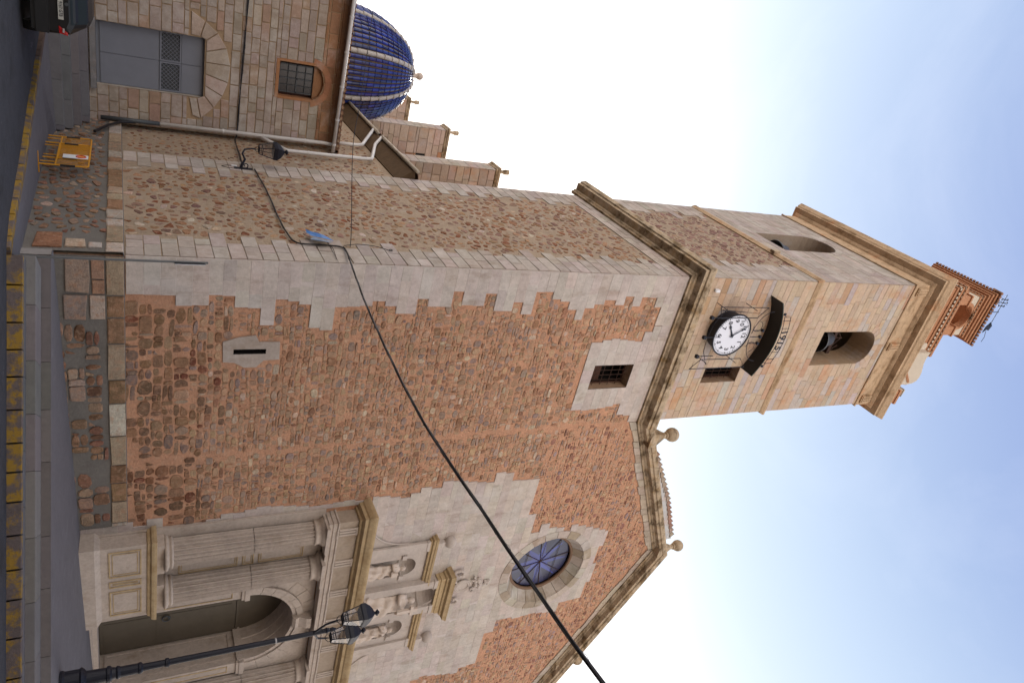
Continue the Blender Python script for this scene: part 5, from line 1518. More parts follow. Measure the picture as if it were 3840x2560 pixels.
def pipe(name, pts, r, label, mat='pvc', group=None, collars=()):
    # rounded bends
    P_ = [Vector(p) for p in pts]; out = [P_[0]]
    for i in range(1, len(P_) - 1):
        a = (P_[i - 1] - P_[i]); b = (P_[i + 1] - P_[i]); d = min(.1, a.length * .4, b.length * .4)
        p0 = P_[i] + a.normalized() * d; p1 = P_[i] + b.normalized() * d
        for t in (0, .33, .67, 1): out.append(p0 * (1 - t) ** 2 + P_[i] * 2 * t * (1 - t) + p1 * t * t)
    out.append(P_[-1])
    t_ = thing(name, label, 'pipe', tuple(P_[0]), group)
    mb = MB(); mb.tube(out, r, 12); mb.build('tube', mat, t_, smooth=True)
    for c in collars:
        mb = MB(); c = Vector(c); 
        best = min(range(len(out) - 1), key=lambda i: (out[i] - c).length + (out[i + 1] - c).length)
        d = (out[best + 1] - out[best]).normalized()
        mb.tube([c - d * .03, c + d * .03], r * 1.22, 12); mb.build('collar', mat, t_)
    return t_
gu = MB()
pipe('gutter', [(-.40, 13.1, 11.93), (-.40, 8.2, 11.98)], .075, 'beige gutter under the aisle eave beside the tower', 'pvcb', 'roof gutters', [(-.40, 11.5, 11.945), (-.40, 10.0, 11.96)])
pipe('gutter', [(-.40, 19.4, 12.0), (-.40, 13.7, 11.93)], .075, 'brownish gutter on the aisle eave below the dome', 'pvcb', 'roof gutters', [(-.40, 17.5, 11.976), (-.40, 15.5, 11.952)])
pipe('downpipe', [(-.38, 13.0, 11.88), (-.2, 12.4, 11.45), (-.12, 10.34, 10.75), (-.1, 10.32, 10.4), (-.1, 10.3, 7.36), (-.1, 11.2, 6.95), (-.16, 11.6, 6.55)], .07, 'pale downpipe bending along the aisle wall right of the wing corner', 'pvc', 'downpipes', [(-.1, 10.3, 9.9), (-.1, 10.3, 8.2)])
pipe('downpipe', [(-.38, 14.3, 11.88), (-.1, 12.45, 10.9), (-.08, 12.4, 10.6), (-.08, 12.38, 9.7)], .07, 'short pale downpipe dropping from the upper gutter behind the wing roof', 'pvc', 'downpipes')
dp = pipe('downpipe', [(-.2, 11.5, 9.35), (-.22, 11.58, 9.1), (-.22, 11.58, 3.0)], .075, 'long pale downpipe in the corner of the wing, iron below', 'pvc', 'downpipes', [(-.22, 11.58, 8.3), (-.22, 11.58, 5.2)])
mb = MB(); mb.tube([(-.22, 11.58, 3.0), (-.22, 11.58, 1.1)], .08, 12); mb.build('iron_shoe', 'castiron', dp, smooth=True)
mb = MB(); mb.tube([(-.16, 11.6, 2.2), (-.2, 11.3, 1.72), (-.24, 10.6, 1.35), (-.24, 9.6, .95)], .05, 8)
as_thing(mb, 'hose', 'cable', 'black hose running down the plinth from the downpipe foot', 'hose')

# wing
wing = thing('side_wing', 'pale coursed stone side wing with grey metal door and small barred window', 'building', (-4, 14, 0))
WP = Pl((0, 11.8, 0), (1, 0, 0), (0, -1, 0))
WX0 = -12.0
WDOOR = [(-3.45, 1.0), (-1.33, 1.0), (-1.33, 4.47), (-3.45, 4.47)]
WWIN = [(-3.12, 7.1), (-1.82, 7.1), (-1.82, 8.45), (-1.98, 8.68), (-2.22, 8.8), (-2.47, 8.84), (-2.72, 8.8), (-2.96, 8.68), (-3.12, 8.45)]
mb = MB(); sheet(mb, WP, [(WX0, -.4), (-.02, -.4), (-.02, 9.55), (WX0, 9.55)], [WDOOR, WWIN]); mb.build('wing_wall', 'joint_t', wing)
mb = MB(); mb.add([(WX0, 11.8, -.4), (WX0, 18, -.4), (WX0, 18, 9.5), (WX0, 11.8, 9.5)], [(0, 1, 2, 3)]); mb.add([(WX0, 18, -.4), (-.02, 18, -.4), (-.02, 18, 9.5), (WX0, 18, 9.5)], [(0, 1, 2, 3)]); mb.build('wing_rear_wall', 'joint_t', wing)
def c_wing(u, v):
    r = rng.random()
    if v > 8.7: return vary((0.32, 0.17, 0.095), .2)
    if r < .10: return vary((0.36, 0.245, 0.18), .10)
    if r < .3: return vary((0.34, 0.27, 0.22), .08)
    return vary((0.385, 0.31, 0.26), .09)
FAN = [(-4.42, 3.92)] + [(-2.4 + 2.05 * math.cos(a), 3.35 + 2.02 * math.sin(a)) for a in [R(163 - 14.6 * i) for i in range(11)]] + [(-.5, 3.92)]
FAN = [(-4.36, 3.92), (-4.06, 4.42), (-3.76, 4.87), (-3.28, 5.19), (-2.6, 5.38), (-2.0, 5.33), (-1.45, 5.13), (-1.0, 4.83), (-.55, 4.45), (-.5, 4.25), (-1.33, 3.92)]
pcs = ashlar(WP, [(WX0, -.3), (-.03, -.3), (-.03, 9.5), (WX0, 9.5)], (.24, .40), (.35, .85), .032, .03, .016, c_wing, holes=[WDOOR, WWIN, [(-4.36, 3.92), (-4.06, 4.42), (-3.76, 4.87), (-3.28, 5.19), (-2.6, 5.38), (-2.0, 5.33), (-1.45, 5.13), (-1.0, 4.83), (-.5, 4.3), (-.5, 3.92)]], tilt=.02)
# fan of wedge stones over the door
FO = [(-4.30, 3.98), (-4.02, 4.45), (-3.70, 4.88), (-3.22, 5.2), (-2.62, 5.36), (-2.0, 5.3), (-1.48, 5.12), (-1.02, 4.84), (-.56, 4.4), (-.66, 4.1)]
FI = [(-3.52, 3.98), (-3.5, 4.3), (-3.4, 4.52), (-3.0, 4.52), (-2.62, 4.52), (-2.2, 4.52), (-1.78, 4.52), (-1.4, 4.52), (-1.28, 4.25), (-1.27, 3.98)]
for i in range(9):
    def sh(p, q, k=.02): 
        d = math.hypot(q[0] - p[0], q[1] - p[1]); return (p[0] + (q[0] - p[0]) * k / d, p[1] + (q[1] - p[1]) * k / d)
    a, b, c, d = FO[i], FO[i + 1], FI[i + 1], FI[i]
    v, f = slab(WP, [sh(a, b), sh(b, a), sh(c, d) if c != d else c, sh(d, c)], 0, .05, .02); pcs.append((v, f, vary((.43, .335, .27), .08)))
emit(pcs, 'wall_block', 'ashlar', wing)
mb = MB(); reveal(mb, WP, WWIN, .03, -.5, back=False, col=(.34, .15, .07)); mb.build('window_reveal', 'ashlar', wing)
mb = MB()
for (a, b, c, d) in ((-3.2, 7.0, -1.74, 7.12), (-3.22, 7.12, -3.12, 8.5), (-1.82, 7.12, -1.72, 8.5)): mb.box((a, 11.74, b), (c, 11.8, d), (.36, .17, .08))
mb.build('window_surround', 'ashlar', wing)
for k in range(9):
    a0 = R(170 - 160 * k / 9); a1 = R(170 - 160 * (k + 1) / 9)
    q = [(-2.47 + r_ * math.cos(a), 8.25 + .62 * (r_ / .66) * math.sin(a)) for r_, a in ((.70, a0), (.95, a0), (.95, a1), (.70, a1))]
    v, f = slab(WP, q, 0, .05, .012); MB().add(v, f, vary((.37, .18, .10), .12)).build('brick', 'ashlar', wing)
win = MB(); sheet(win, Pl((0, 12.2, 0), (1, 0, 0), (0, -1, 0)), [(-3.12, 7.1), (-1.82, 7.1), (-1.82, 8.85), (-3.12, 8.85)], col=(.1, .04, .02)); win.build('window_back', 'woodbrown', wing)
mb = MB(); mb.box((-3.12, 11.93, 8.46), (-1.82, 12.19, 8.86), (.30, .15, .075)); mb.build('window_tympanum', 'ashlar', wing)
mb = MB()
mb.box((-3.02, 12.05, 7.2), (-1.95, 12.09, 8.45)); mb.build('window_glass', glass_mat('dark window glass', (.02, .018, .02), .2), wing)
mb = MB()
for x_ in (-3.0, -2.48, -1.96): mb.box((x_ - .025, 12.0, 7.15), (x_ + .025, 12.05, 8.5))
for z_ in (7.18, 7.83, 8.46): mb.box((-3.02, 12.0, z_ - .025), (-1.94, 12.05, z_ + .025))
for x_ in (-2.74, -2.22): mb.box((x_ - .01, 11.98, 7.15), (x_ + .01, 12.0, 8.5))
for z_ in (7.5, 8.16): mb.box((-3.02, 11.98, z_ - .01), (-1.94, 12.0, z_ + .01))
mb.build('window_bars', 'castiron', wing)
# door leaves with mesh grilles
mb = MB(); reveal(mb, WP, WDOOR, .03, -.28, back=False, col=(.4, .34, .28)); mb.build('door_reveal', 'ashlar', wing)
dr = MB(); dr.box((-3.45, 12.04, 1.0), (-1.33, 12.08, 4.47)); dro = dr.build('door', 'doorgrey', wing)
for s_ in (0, 1):
    xa = -3.43 + s_ * 1.05; xb = xa + 1.03
    for (z0, z1, nm) in ((1.12, 2.98, 'lower_panel'), (3.72, 4.43, 'upper_panel')):
        mb = MB(); mb.box((xa, 12.0, z0), (xb, 12.038, z1)); o = mb.build(nm, 'doorgrey', wing); o.parent = dro
    mb = MB(); mb.box((xa + .05, 12.03, 3.04), (xb - .05, 12.037, 3.68)); o = mb.build('vent_back', 'castiron', wing); o.parent = dro
    mb = MB()
    for q in ((xa, 3.0, xa + .05, 3.7), (xb - .05, 3.0, xb, 3.7), (xa + .05, 3.0, xb - .05, 3.05), (xa + .05, 3.65, xb - .05, 3.7)): mb.box((q[0], 11.97, q[1]), (q[2], 12.03, q[3]))
    o = mb.build('vent_frame', 'doorgrey', wing); o.parent = dro
    mb = MB(); L = .93; H_ = .6
    for k in range(-5, 8):
        for dg in (1, -1):
            a_ = k * .14
            pts = []
            x_0 = xa + .05; z_0 = 3.05
            # diagonal lines clipped to the frame
            p = (a_, 0) if dg > 0 else (a_ + H_, 0)
            t0, t1 = 0, H_
            xx0 = p[0]; xx1 = p[0] + dg * H_
            def clip(xs, ts): return xs
            ta, tb = 0.0, 1.0
            dx = xx1 - xx0
            if dx > 0: ta = max(ta, (0 - xx0) / dx); tb = min(tb, (L - xx0) / dx)
            else: ta = max(ta, (L - xx0) / dx); tb = min(tb, (0 - xx0) / dx)
            if tb - ta > .03: mb.tube([(x_0 + xx0 + dx * ta, 11.995, z_0 + H_ * ta), (x_0 + xx0 + dx * tb, 11.995, z_0 + H_ * tb)], .009, 4)
    o = mb.build('diamond_mesh', 'doorgrey', wing); o.parent = dro
mb = MB(); mb.box((-3.55, 11.6, .82), (-1.2, 12.1, 1.0), (.2, .19, .19)); mb.build('door_sill', 'ashlar', wing)
# steps up to the door
ds = thing('door_steps', None, None, (-4, 10.8, -.3), kind='structure')
for i, (y_, z_) in enumerate(((9.70, .07), (10.02, .31), (10.5, .54), (11.05, .77))):
    x = -8.5
    while x < -.12:
        e = min(-.12, x + rng.uniform(1.4, 1.9)); mb = MB(); mb.box((x, y_, -.4), (e - .012, 11.77, z_), vary((.17, .16, .165), .1)); mb.build('step_block', 'stepst', ds); x = e
# brown stained cornice band and tile eave
mb = MB(); mb.box((WX0, 11.7, 9.3), (-.05, 11.8, 9.5), (.3, .16, .09)); mb.build('eave_band', 'ashlar', wing)
pc = []; x = -9.0
while x < -.0:
    zz = 9.52
    mb = MB(); n = 7; vs = []
    for y_, zo in ((11.25, 0), (11.95, .13)):
        for rr_ in (.105, .075):
            for k in range(n): a = math.pi * k / (n - 1); vs.append((x + rr_ * math.cos(a), y_, zz + zo + rr_ * math.sin(a)))
    fs = [(k, k + 1, 2 * n + k + 1, 2 * n + k) for k in range(n - 1)] + [(n + k, n + k + 1, 3 * n + k + 1, 3 * n + k) for k in range(n - 1)] + [(k, k + 1, n + k + 1, n + k) for k in range(n - 1)]
    pc.append((vs, fs, vary((.3, .17, .11), .2))); x += .225
emit(pc, 'eave_tile', 'terracotta', wing)
pc = []; x = -9.0
for k in range(40):
    mb = MB(); mb.lathe([(.001, 0), (.07, 0)], (0, 0, 0), 8)
    vs = [(x + .07 * math.cos(2 * math.pi * j / 8), 11.32, 9.56 + .06 * math.sin(2 * math.pi * j / 8)) for j in range(8)] + [(x + .06 * math.cos(2 * math.pi * j / 8), 11.27, 9.56 + .05 * math.sin(2 * math.pi * j / 8)) for j in range(8)]
    fs = [(j, (j + 1) % 8, 8 + (j + 1) % 8, 8 + j) for j in range(8)] + [tuple(range(8, 16))]
    pc.append((vs, fs, (.42, .3, .2))); x += .225
emit(pc, 'tile_plug', 'rubble', wing)
mb = MB(); mb.box((WX0, 11.3, 9.46), (-.05, 11.9, 9.52)); mb.add([(WX0, 11.3, 9.62), (-.05, 11.3, 9.62), (-.05, 18, 10.9), (WX0, 18, 10.9)], [(0, 1, 2, 3)]); mb.build('wing_roof', 'roof', wing)
pipe('gutter', [(-11, 11.2, 9.62), (.02, 11.2, 9.36)], .075, 'grey gutter with clamps along the wing eave', 'pvc', 'roof gutters', [(-5.2, 11.2, 9.483), (-3.9, 11.2, 9.452), (-2.6, 11.2, 9.421), (-1.3, 11.2, 9.39), (-.3, 11.2, 9.367)])

# buttress piers above the aisle
BX = 1.5
def buttress(y0, y1, label, ztop=19.6, holes=False):
    b = thing('buttress_pier', label, 'buttress', (BX + 1.5, (y0 + y1) / 2, 12), 'stepped buttress piers above the aisle')
    mb = MB(); mb.box((BX, y0, 11.5), (BX + 3.2, y1, ztop), (.2, .13, .09)); mb.build('core', 'mortar_g', b)
    pf_ = Pl((0, y0, 0), (1, 0, 0), (0, -1, 0)); ps_ = Pl((BX, 0, 0), (0, 1, 0), (-1, 0, 0))
    def cb(u, v):
        if u > BX + 1.35 and rng.random() < .55: return vary((.34, .17, .09), .25)
        return vary((.43, .32, .25), .13)
    hl = [[(BX + 1.55, 15.6), (BX + 1.9, 15.6), (BX + 1.9, 16.3), (BX + 1.55, 16.3)], [(BX + 1.6, 17.9), (BX + 1.9, 17.9), (BX + 1.9, 18.5), (BX + 1.6, 18.5)]] if holes else []
    pc = ashlar(pf_, [(BX, 11.5), (BX + 3.2, 11.5), (BX + 3.2, ztop), (BX, ztop)], (.36, .55), (.5, 1.0), .03, .04, .02, cb, holes=hl, tilt=.03)
    pc += ashlar(ps_, [(y0 - .04, 11.5), (y1, 11.5), (y1, ztop), (y0 - .04, ztop)], (.4, .55), (.4, .7), .02, .04, .012, lambda u, v: vary((.42, .35, .30), .1))
    emit(pc, 'wall_block', 'ashlar_w', b)
    for h_ in hl:
        mb = MB(); sheet(mb, pf_, h_, w=.01); mb.build('putlog_hole', 'dark', b)  # flat near-black panel: the shade inside the hole is put into its colour
    prof = [(0, 0), (.06, .02), (.1, .12), (.16, .16), (.18, .26), (0, .32)]
    emit(sweep(prof, [(BX, y1, ztop), (BX, y0, ztop), (BX + 3.2, y0, ztop)], seg=1.0), 'cap_moulding', 'cornice', b)
    mb = MB(); mb.box((BX, y0, ztop), (BX + 3.2, y1, ztop + .3)); mb.build('cap', 'cornice', b)
    mb = MB(); mb.lathe([(.16, 0), (.18, .12), (.09, .22), (.09, .4), (.15, .58), (.14, .8), (.1, .82)], (BX + .2, (y0 + y1) / 2, ztop + .3), 8); mb.build('stub_finial', 'cornice', b)
buttress(16.6, 17.7, 'stone buttress pier nearest the tower with orange stains')
buttress(24.4, 25.5, 'middle stone buttress pier with square putlog holes', holes=True)
buttress(32.3, 33.4, 'farthest stone buttress pier behind the blue dome')

# dome
dome = thing('blue_dome', 'dome of glazed blue tiles with white ribs and stone finial', 'dome', (-1.8, 22, 9))
DC = (-1.8, 22.0); DR, DZ, DH = 3.0, 11.55, 4.35
mb = MB(); mb.lathe([(3.1, 0), (3.1, 2.45), (3.2, 2.5), (3.2, 2.6)], (DC[0], DC[1], 9.0), 8, a0=R(22.5)); mb.build('drum', 'plaster', dome)
def dpt(t, az, off=0.0):
    """t 0..1 from springing to crown"""
    e = t * math.pi / 2
    r_ = DR * math.cos(e) ** 0.93; z_ = DZ + DH * math.sin(e)
    nn_ = Vector((math.cos(e) * DH, 0, math.sin(e) * DR)).normalized()
    rr_ = r_ + nn_.x * off; zz = z_ + nn_.z * off
    return Vector((DC[0] + rr_ * math.cos(az), DC[1] + rr_ * math.sin(az), zz))
mb = MB(); mb.lathe([((dpt(i / 20, 0) - Vector((DC[0], DC[1], 0))).x, dpt(i / 20, 0).z) for i in range(20)] + [(.02, DZ + DH)], (DC[0], DC[1], 0), 48); mb.build('shell', 'tile_bed', dome, smooth=True)
NR = 17; pcs = []
def tile(t0, t1, az, hw0, hw1, lift, n=5, mirror=False):
    vs = []
    for t, hw in ((t0, hw0), (t1, hw1)):
        for k in range(n):
            a = math.pi * k / (n - 1)
            vs.append(tuple(dpt(t, az + math.cos(a) * hw, math.sin(a) * lift * (1.0 if t == t0 else .75) + (.018 if t == t0 else 0))))
    fs = [(k, k + 1, n + k + 1, n + k) for k in range(n - 1)]
    fs.append(tuple(range(n)))
    return vs, fs
for sct in range(8):
    a0 = R(22.5 + 45 * sct + 4.0)
    for row in range(NR):
        t0 = row / NR * .96; t1 = (row + 1.12) / NR * .96
        r0 = max(.05, DR * math.cos(t0 * math.pi / 2)); r1 = max(.05, DR * math.cos(min(.98, t1) * math.pi / 2))
        nc = max(2, min(9, int(round((r0 * R(40)) / .235))))
        nc = 8 if row < 15 else 4
        for c_ in range(nc):
            az = a0 + R(-1.5) + R(40) * (c_ + .5) / nc
            hw = R(40) / nc * .37
            v, f = tile(t0, t1, az, hw, hw * .92, min(.085, r0 * hw * .9))
            pcs.append((v, f, vary((.017, .03, .19), .4, .2) if rng.random() < .82 else vary((.015, .018, .09), .3)))
emit(pcs, 'blue_tile', 'tile_b', dome)
pcs = []
for sct in range(8):
    az = R(22.5 + 45 * sct)
    for row in range(13):
        t0 = row / 13 * .97; t1 = (row + 1.0) / 13 * .97
        r0 = max(.12, DR * math.cos(t0 * math.pi / 2)); r1 = max(.12, DR * math.cos(min(.97, t1) * math.pi / 2))
        v, f = tile(t0, t1, az, .125 / r0 if r0 > .3 else .3, .115 / r1 if r1 > .3 else .3, .13, 7)
        pcs.append((v, f, (.5, .5, .5)))
emit(pcs, 'rib_tile', 'tile_w', dome)
mb = MB(); mb.lathe([(.28, -.05), (.3, .12), (.14, .2), (.12, .42), (.16, .45)] , (DC[0], DC[1], DZ + DH - .05), 14)
mb.lathe([(.2 * math.cos(a), .62 + .2 * math.sin(a)) for a in [R(-80 + 17 * i) for i in range(11)]], (DC[0], DC[1], DZ + DH - .05), 14)
mb.build('finial', 'statue', dome, smooth=True)
mb = MB(); q = (DC[0], DC[1], DZ + DH + .7)
mb.tube([q, (q[0], q[1], q[2] + .8)], .012, 5); mb.tube([(q[0] - .2, q[1], q[2] + .42), (q[0] + .2, q[1], q[2] + .42)], .01, 5); mb.tube([(q[0] - .16, q[1], q[2] + .62), (q[0] + .16, q[1], q[2] + .62)], .01, 5); mb.build('cross', 'castiron', dome)

# ================================================================== street things
# twin lantern post
def lantern(parent, c, s=1.0, rot=0.0, nm='lantern'):
    """square tapering lantern standing on c"""
    x, y, z = c
    def sq(r, h): return [(x + r * math.cos(rot + math.pi / 4 + k * math.pi / 2), y + r * math.sin(rot + math.pi / 4 + k * math.pi / 2), z + h) for k in range(4)]
    b, t = sq(.17 * s, .0), sq(.31 * s, .52 * s)
    body = MB()
    for k in range(4):
        body.tube([b[k], t[k]], .016 * s, 4); body.tube([b[k], b[(k + 1) % 4]], .016 * s, 4); body.tube([t[k], t[(k + 1) % 4]], .02 * s, 4)
    m_ = sq(.20 * s, .12 * s)
    for k in range(4): body.tube([m_[k], m_[(k + 1) % 4]], .012 * s, 4)
    body.add(b, [(0, 1, 2, 3)])
    ro = [(.33, .50), (.345, .53), (.345, .64), (.33, .66), (.24, .78), (.14, .86), (.06, .90), (.04, .93), (.09, .97), (.10, 1.0), (.03, 1.05), (.01, 1.06)]
    lo = body.build(nm, 'iron', parent)
    cap = MB(); cap.lathe([(r_ * s, h_ * s) for r_, h_ in ro], (x, y, z), 4, a0=rot + math.pi / 4)
    co = cap.build('lantern_roof', 'iron', parent); co.parent = lo
    for k in range(4):
        g = MB(); p, q_ = b[k], b[(k + 1) % 4]; r_, s2 = t[(k + 1) % 4], t[k]
        g.add([p, q_, r_, s2], [(0, 1, 2, 3)]); go = g.build('glass_pane', M['lampglass'], parent); go.parent = lo
    return lo
m, nn, b_ = new_mat('lamp glass')
tr = nn.nodes.new('ShaderNodeBsdfTransparent'); tr.inputs[0].default_value = (.85, .84, .86, 1)
gls = nn.nodes.new('ShaderNodeBsdfGlossy'); gls.inputs['Roughness'].default_value = .12
ms = nn.nodes.new('ShaderNodeMixShader'); ms.inputs[0].default_value = .16
nn.links.new(tr.outputs[0], ms.inputs[1]); nn.links.new(gls.outputs[0], ms.inputs[2])
nn.links.new(ms.outputs[0], nn.nodes['Material Output'].inputs[0]); M['lampglass'] = m

LX, LY, LZ0 = 8.007, -5.558, .36
lp = thing('street_lamp', 'tall black cast iron street lamp with twin lanterns in front of the portal', 'street lamp', (LX, LY, LZ0))
mb = MB(); mb.lathe([(.26, 0), (.27, .06), (.24, .10), (.24, .38), (.27, .42), (.22, .48), (.17, .52), (.155, .9), (.18, .93), (.18, .99), (.14, 1.02), (.125, 1.1), (.15, 1.14), (.12, 1.2), (.115, 1.55), (.13, 1.58), (.13, 1.62), (.09, 1.66)], (LX, LY, LZ0), 20); mb.build('base', 'iron', lp)
mb = MB(); mb.lathe([(.085, 0), (.08, .5), (.105, .52), (.105, .58), (.075, .6), (.062, 4.3)], (LX, LY, LZ0 + 1.62), 16); mb.build('post', 'iron', lp)
mb = MB(); mb.lathe([(.07, 0), (.075, .02), (.07, .04)], (LX, LY, 5.0), 12); mb.build('clamp_band', flat_mat('pale clamp', (.35, .33, .33), .5), lp)
top = 6.40
adx, ady = -0.911, -0.41         # direction of the arms
for s_ in (1, -1):
    L = .78
    hx, hy = LX + adx * L * s_, LY + ady * L * s_
    mb = MB()
    mb.tube([(LX, LY, top - .45), (LX + adx * s_ * .14, LY + ady * s_ * .14, top - .38), (LX + adx * s_ * .6, LY + ady * s_ * .6, top - .22), (hx, hy, top + .05)], [.035, .032, .028, .024], 8)
    mb.tube([(LX + (adx * s_) * (.12 + .08 * math.cos(t)), LY + (ady * s_) * (.12 + .08 * math.cos(t)), top - .12 + .08 * math.sin(t)) for t in [i * .5 for i in range(11)]], .014, 6)
    for k in range(4):
        a = k * math.pi / 2 + .5; mb.tube([(hx, hy, top + .0), (hx + .1 * math.cos(a), hy + .1 * math.sin(a), top + .08), (hx + .1 * math.cos(a), hy + .1 * math.sin(a), top + .18)], .009, 5)
    mb.build('arm', 'iron', lp)
    lantern(lp, (hx, hy, top + .17), .92, .3)
mb = MB(); mb.lathe([(.06, 0), (.08, .05), (.045, .12), (.06, .2), (.02, .3)], (LX, LY, LZ0 + 5.9), 10); mb.build('post_top', 'iron', lp)

# wall lamp
wl = thing('wall_lamp', 'black wall lantern on a scrolled iron bracket at the tower back edge', 'wall lamp', (0, 7.75, 5.3))
mb = MB(); mb.box((-.05, 7.60, 5.15), (.0, 7.78, 5.75)); mb.build('back_plate', 'iron', wl)
mb = MB()
mb.tube([(-.03, 7.7, 5.35), (-.2, 7.72, 5.42), (-.34, 7.78, 5.5), (-.5, 7.9, 5.42), (-.62, 8.0, 5.5), (-.66, 8.05, 5.72), (-.66, 8.05, 5.86)], [.045, .045, .04, .035, .032, .03, .03], 8)
mb.tube([(-.14 + .1 * math.cos(t) * (1 - t / 9), 7.72, 5.52 + .1 * math.sin(t) * (1 - t / 9)) for t in [i * .5 for i in range(12)]], .02, 6)
for k in range(4): a = k * math.pi / 2; mb.tube([(-.66, 8.05, 5.84), (-.66 + .09 * math.cos(a), 8.05 + .09 * math.sin(a), 5.9), (-.66 + .09 * math.cos(a), 8.05 + .09 * math.sin(a), 6.0)], .009, 5)
mb.build('bracket', 'iron', wl)
lantern(wl, (-.66, 8.05, 5.98), .95, .25)
mb = MB(); mb.tube([(-.03, 7.65, 5.4), (-.04, 7.62, 4.95), (-.04, 7.75, 4.75), (-.04, 7.9, 4.95), (-.04, 7.88, 5.2)], .009, 5); mb.build('wire_loop', 'cable', wl)
mb = MB(); mb.tube([(-.06, 7.85, 5.08), (-.06, 7.84, 5.26)], .028, 8); mb.build('fuse_tube', 'white', wl)

# cables
def cable(name, pts, r, label, n=3, col='cable', group=None, sub=10):
    P_ = [Vector(p) for p in pts]; out = []
    for i in range(len(P_) - 1):       # catmull-rom
        p0 = P_[max(0, i - 1)]; p1 = P_[i]; p2 = P_[i + 1]; p3 = P_[min(len(P_) - 1, i + 2)]
        for k in range(sub):
            t = k / sub
            out.append(.5 * ((2 * p1) + (-p0 + p2) * t + (2 * p0 - 5 * p1 + 4 * p2 - p3) * t * t + (-p0 + 3 * p1 - 3 * p2 + p3) * t ** 3))
    out.append(P_[-1])
    mb = MB()
    acc = [0.0]
    for i in range(1, len(out)): acc.append(acc[-1] + (out[i] - out[i - 1]).length)
    for j in range(n):
        ph = 2 * math.pi * j / n
        q = [p + Vector((math.cos(ph + a * 1.3), math.sin(ph + a * 1.3) * .4, math.sin(ph + a * 1.3))) * (r * .85 if n > 1 else 0) for p, a in zip(out, acc)]
        mb.tube(q, r * (.75 if n > 1 else 1), 6)
    if n > 1:                       # a thin lashing wire spiralling round the bundle
        q = [p + Vector((math.cos(a * 7), 0, math.sin(a * 7))) * r * 2.1 for p, a in zip(out, acc)]
        mb.tube(q, r * .16, 4)
    return as_thing(mb, name, col, label, 'cable', tuple(out[0]), group)
# the heavy bundle leaves the tower corner for a building behind and right of the camera
A_ = Vector((-.10, .62, 7.33)); B_ = Vector((2.2, -19.5, 5.2))
cable('overhead_cable', [(-.08, 7.6, 5.80), (-.08, 5.37, 5.88), (-.08, 3.02, 5.86), (-.08, 1.9, 5.9), (-.08, 1.15, 6.05), (-.08, 1.08, 6.7), (-.08, 1.0, 7.25), (-.10, .62, 7.33), (-.34, -1.4, 7.02), (-.83, -4.54, 6.5), (-1.47, -8.98, 5.94), (-1.88, -11.92, 5.8), (-2.32, -14.97, 5.74), (-2.9, -19, 5.9), (-3.7, -24.9, 6.6)], .016,
      'thick black cable bundle slanting from the tower corner over the street', 3)
cable('thin_cable', [(-.06, 1.1, 7.35), (-.08, 1.3, 7.62), (-2.11, 4.07, 8.12), (-3.14, 5.49, 8.56), (-4.39, 7.2, 9.08), (-6.24, 9.72, 9.83), (-9, 13.5, 11)], .011, 'thin cable running from the tower wall past the blue dome', 1)
cable('wing_cable', [(-9, 11.70, 5.93), (-5.02, 11.70, 5.84), (-3.35, 11.7, 5.8), (-1.7, 11.7, 5.75), (-.22, 11.6, 5.70), (-.02, 11.2, 5.6), (.0, 9.2, 5.53), (.02, 8.5, 5.5), (-.06, 8.1, 5.45), (-.06, 7.75, 5.42)], .022, 'black cable across the side wing wall to the wall lamp', 2)
cable('tie_wire', [(-.06, 1.15, 7.4), (-.1, 1.2, 7.8), (-.1, 1.12, 8.3), (-.05, .96, 8.73)], .011, 'short black wire with an eye hook above the cable corner', 1)
mb = MB(); mb.tube([(-.07, .96 + .05 * math.cos(t), 8.75 + .05 * math.sin(t)) for t in [i * .6 for i in range(12)]], .012, 6)
as_thing(mb, 'eye_hook', 'cable', 'small black eye hook on the quoin above the cables', 'hook', (-.02, .96, 8.7))
cable('stay_wire', [(-.06, 1.14, 7.0), (-.1, .7, 6.98), (-.05, .16, 6.95)], .009, 'rusty stay wire from the cable bend towards the tower corner', 1, 'rust')
# torn blue plastic
m = flat_mat('blue plastic film', (.03, .15, .42), .4, 0, .35, 12)
m2 = flat_mat('faded blue plastic film', (.15, .2, .29), .45, 0, .35, 12)
bag = thing('plastic_scrap', 'torn blue plastic film caught on the cable bend', 'plastic scrap', (-.12, 1.5, 6.6))
def film(pts, mat):
    mb = MB(); n = len(pts)
    mb.add([(x, y, z) for x, y, z in pts] + [(x - .006, y, z) for x, y, z in pts], [tuple(range(n)), tuple(range(n, 2 * n))] + [(i, (i + 1) % n, n + (i + 1) % n, n + i) for i in range(n)])
    mb.build('film', mat, bag)
film([(-.12, 1.32, 7.12), (-.16, 1.46, 6.98), (-.15, 1.62, 6.92), (-.2, 1.60, 6.78), (-.14, 1.78, 6.72), (-.2, 1.74, 6.55), (-.2, 1.9, 6.42), (-.18, 1.68, 6.42), (-.24, 1.62, 6.3), (-.2, 1.5, 6.48), (-.22, 1.40, 6.44), (-.16, 1.38, 6.8)], m)
film([(-.12, 1.22, 7.08), (-.14, 1.33, 6.8), (-.2, 1.34, 6.55), (-.17, 1.22, 6.42), (-.19, 1.08, 6.6), (-.22, 1.0, 6.72), (-.16, 1.1, 6.9)], m2)

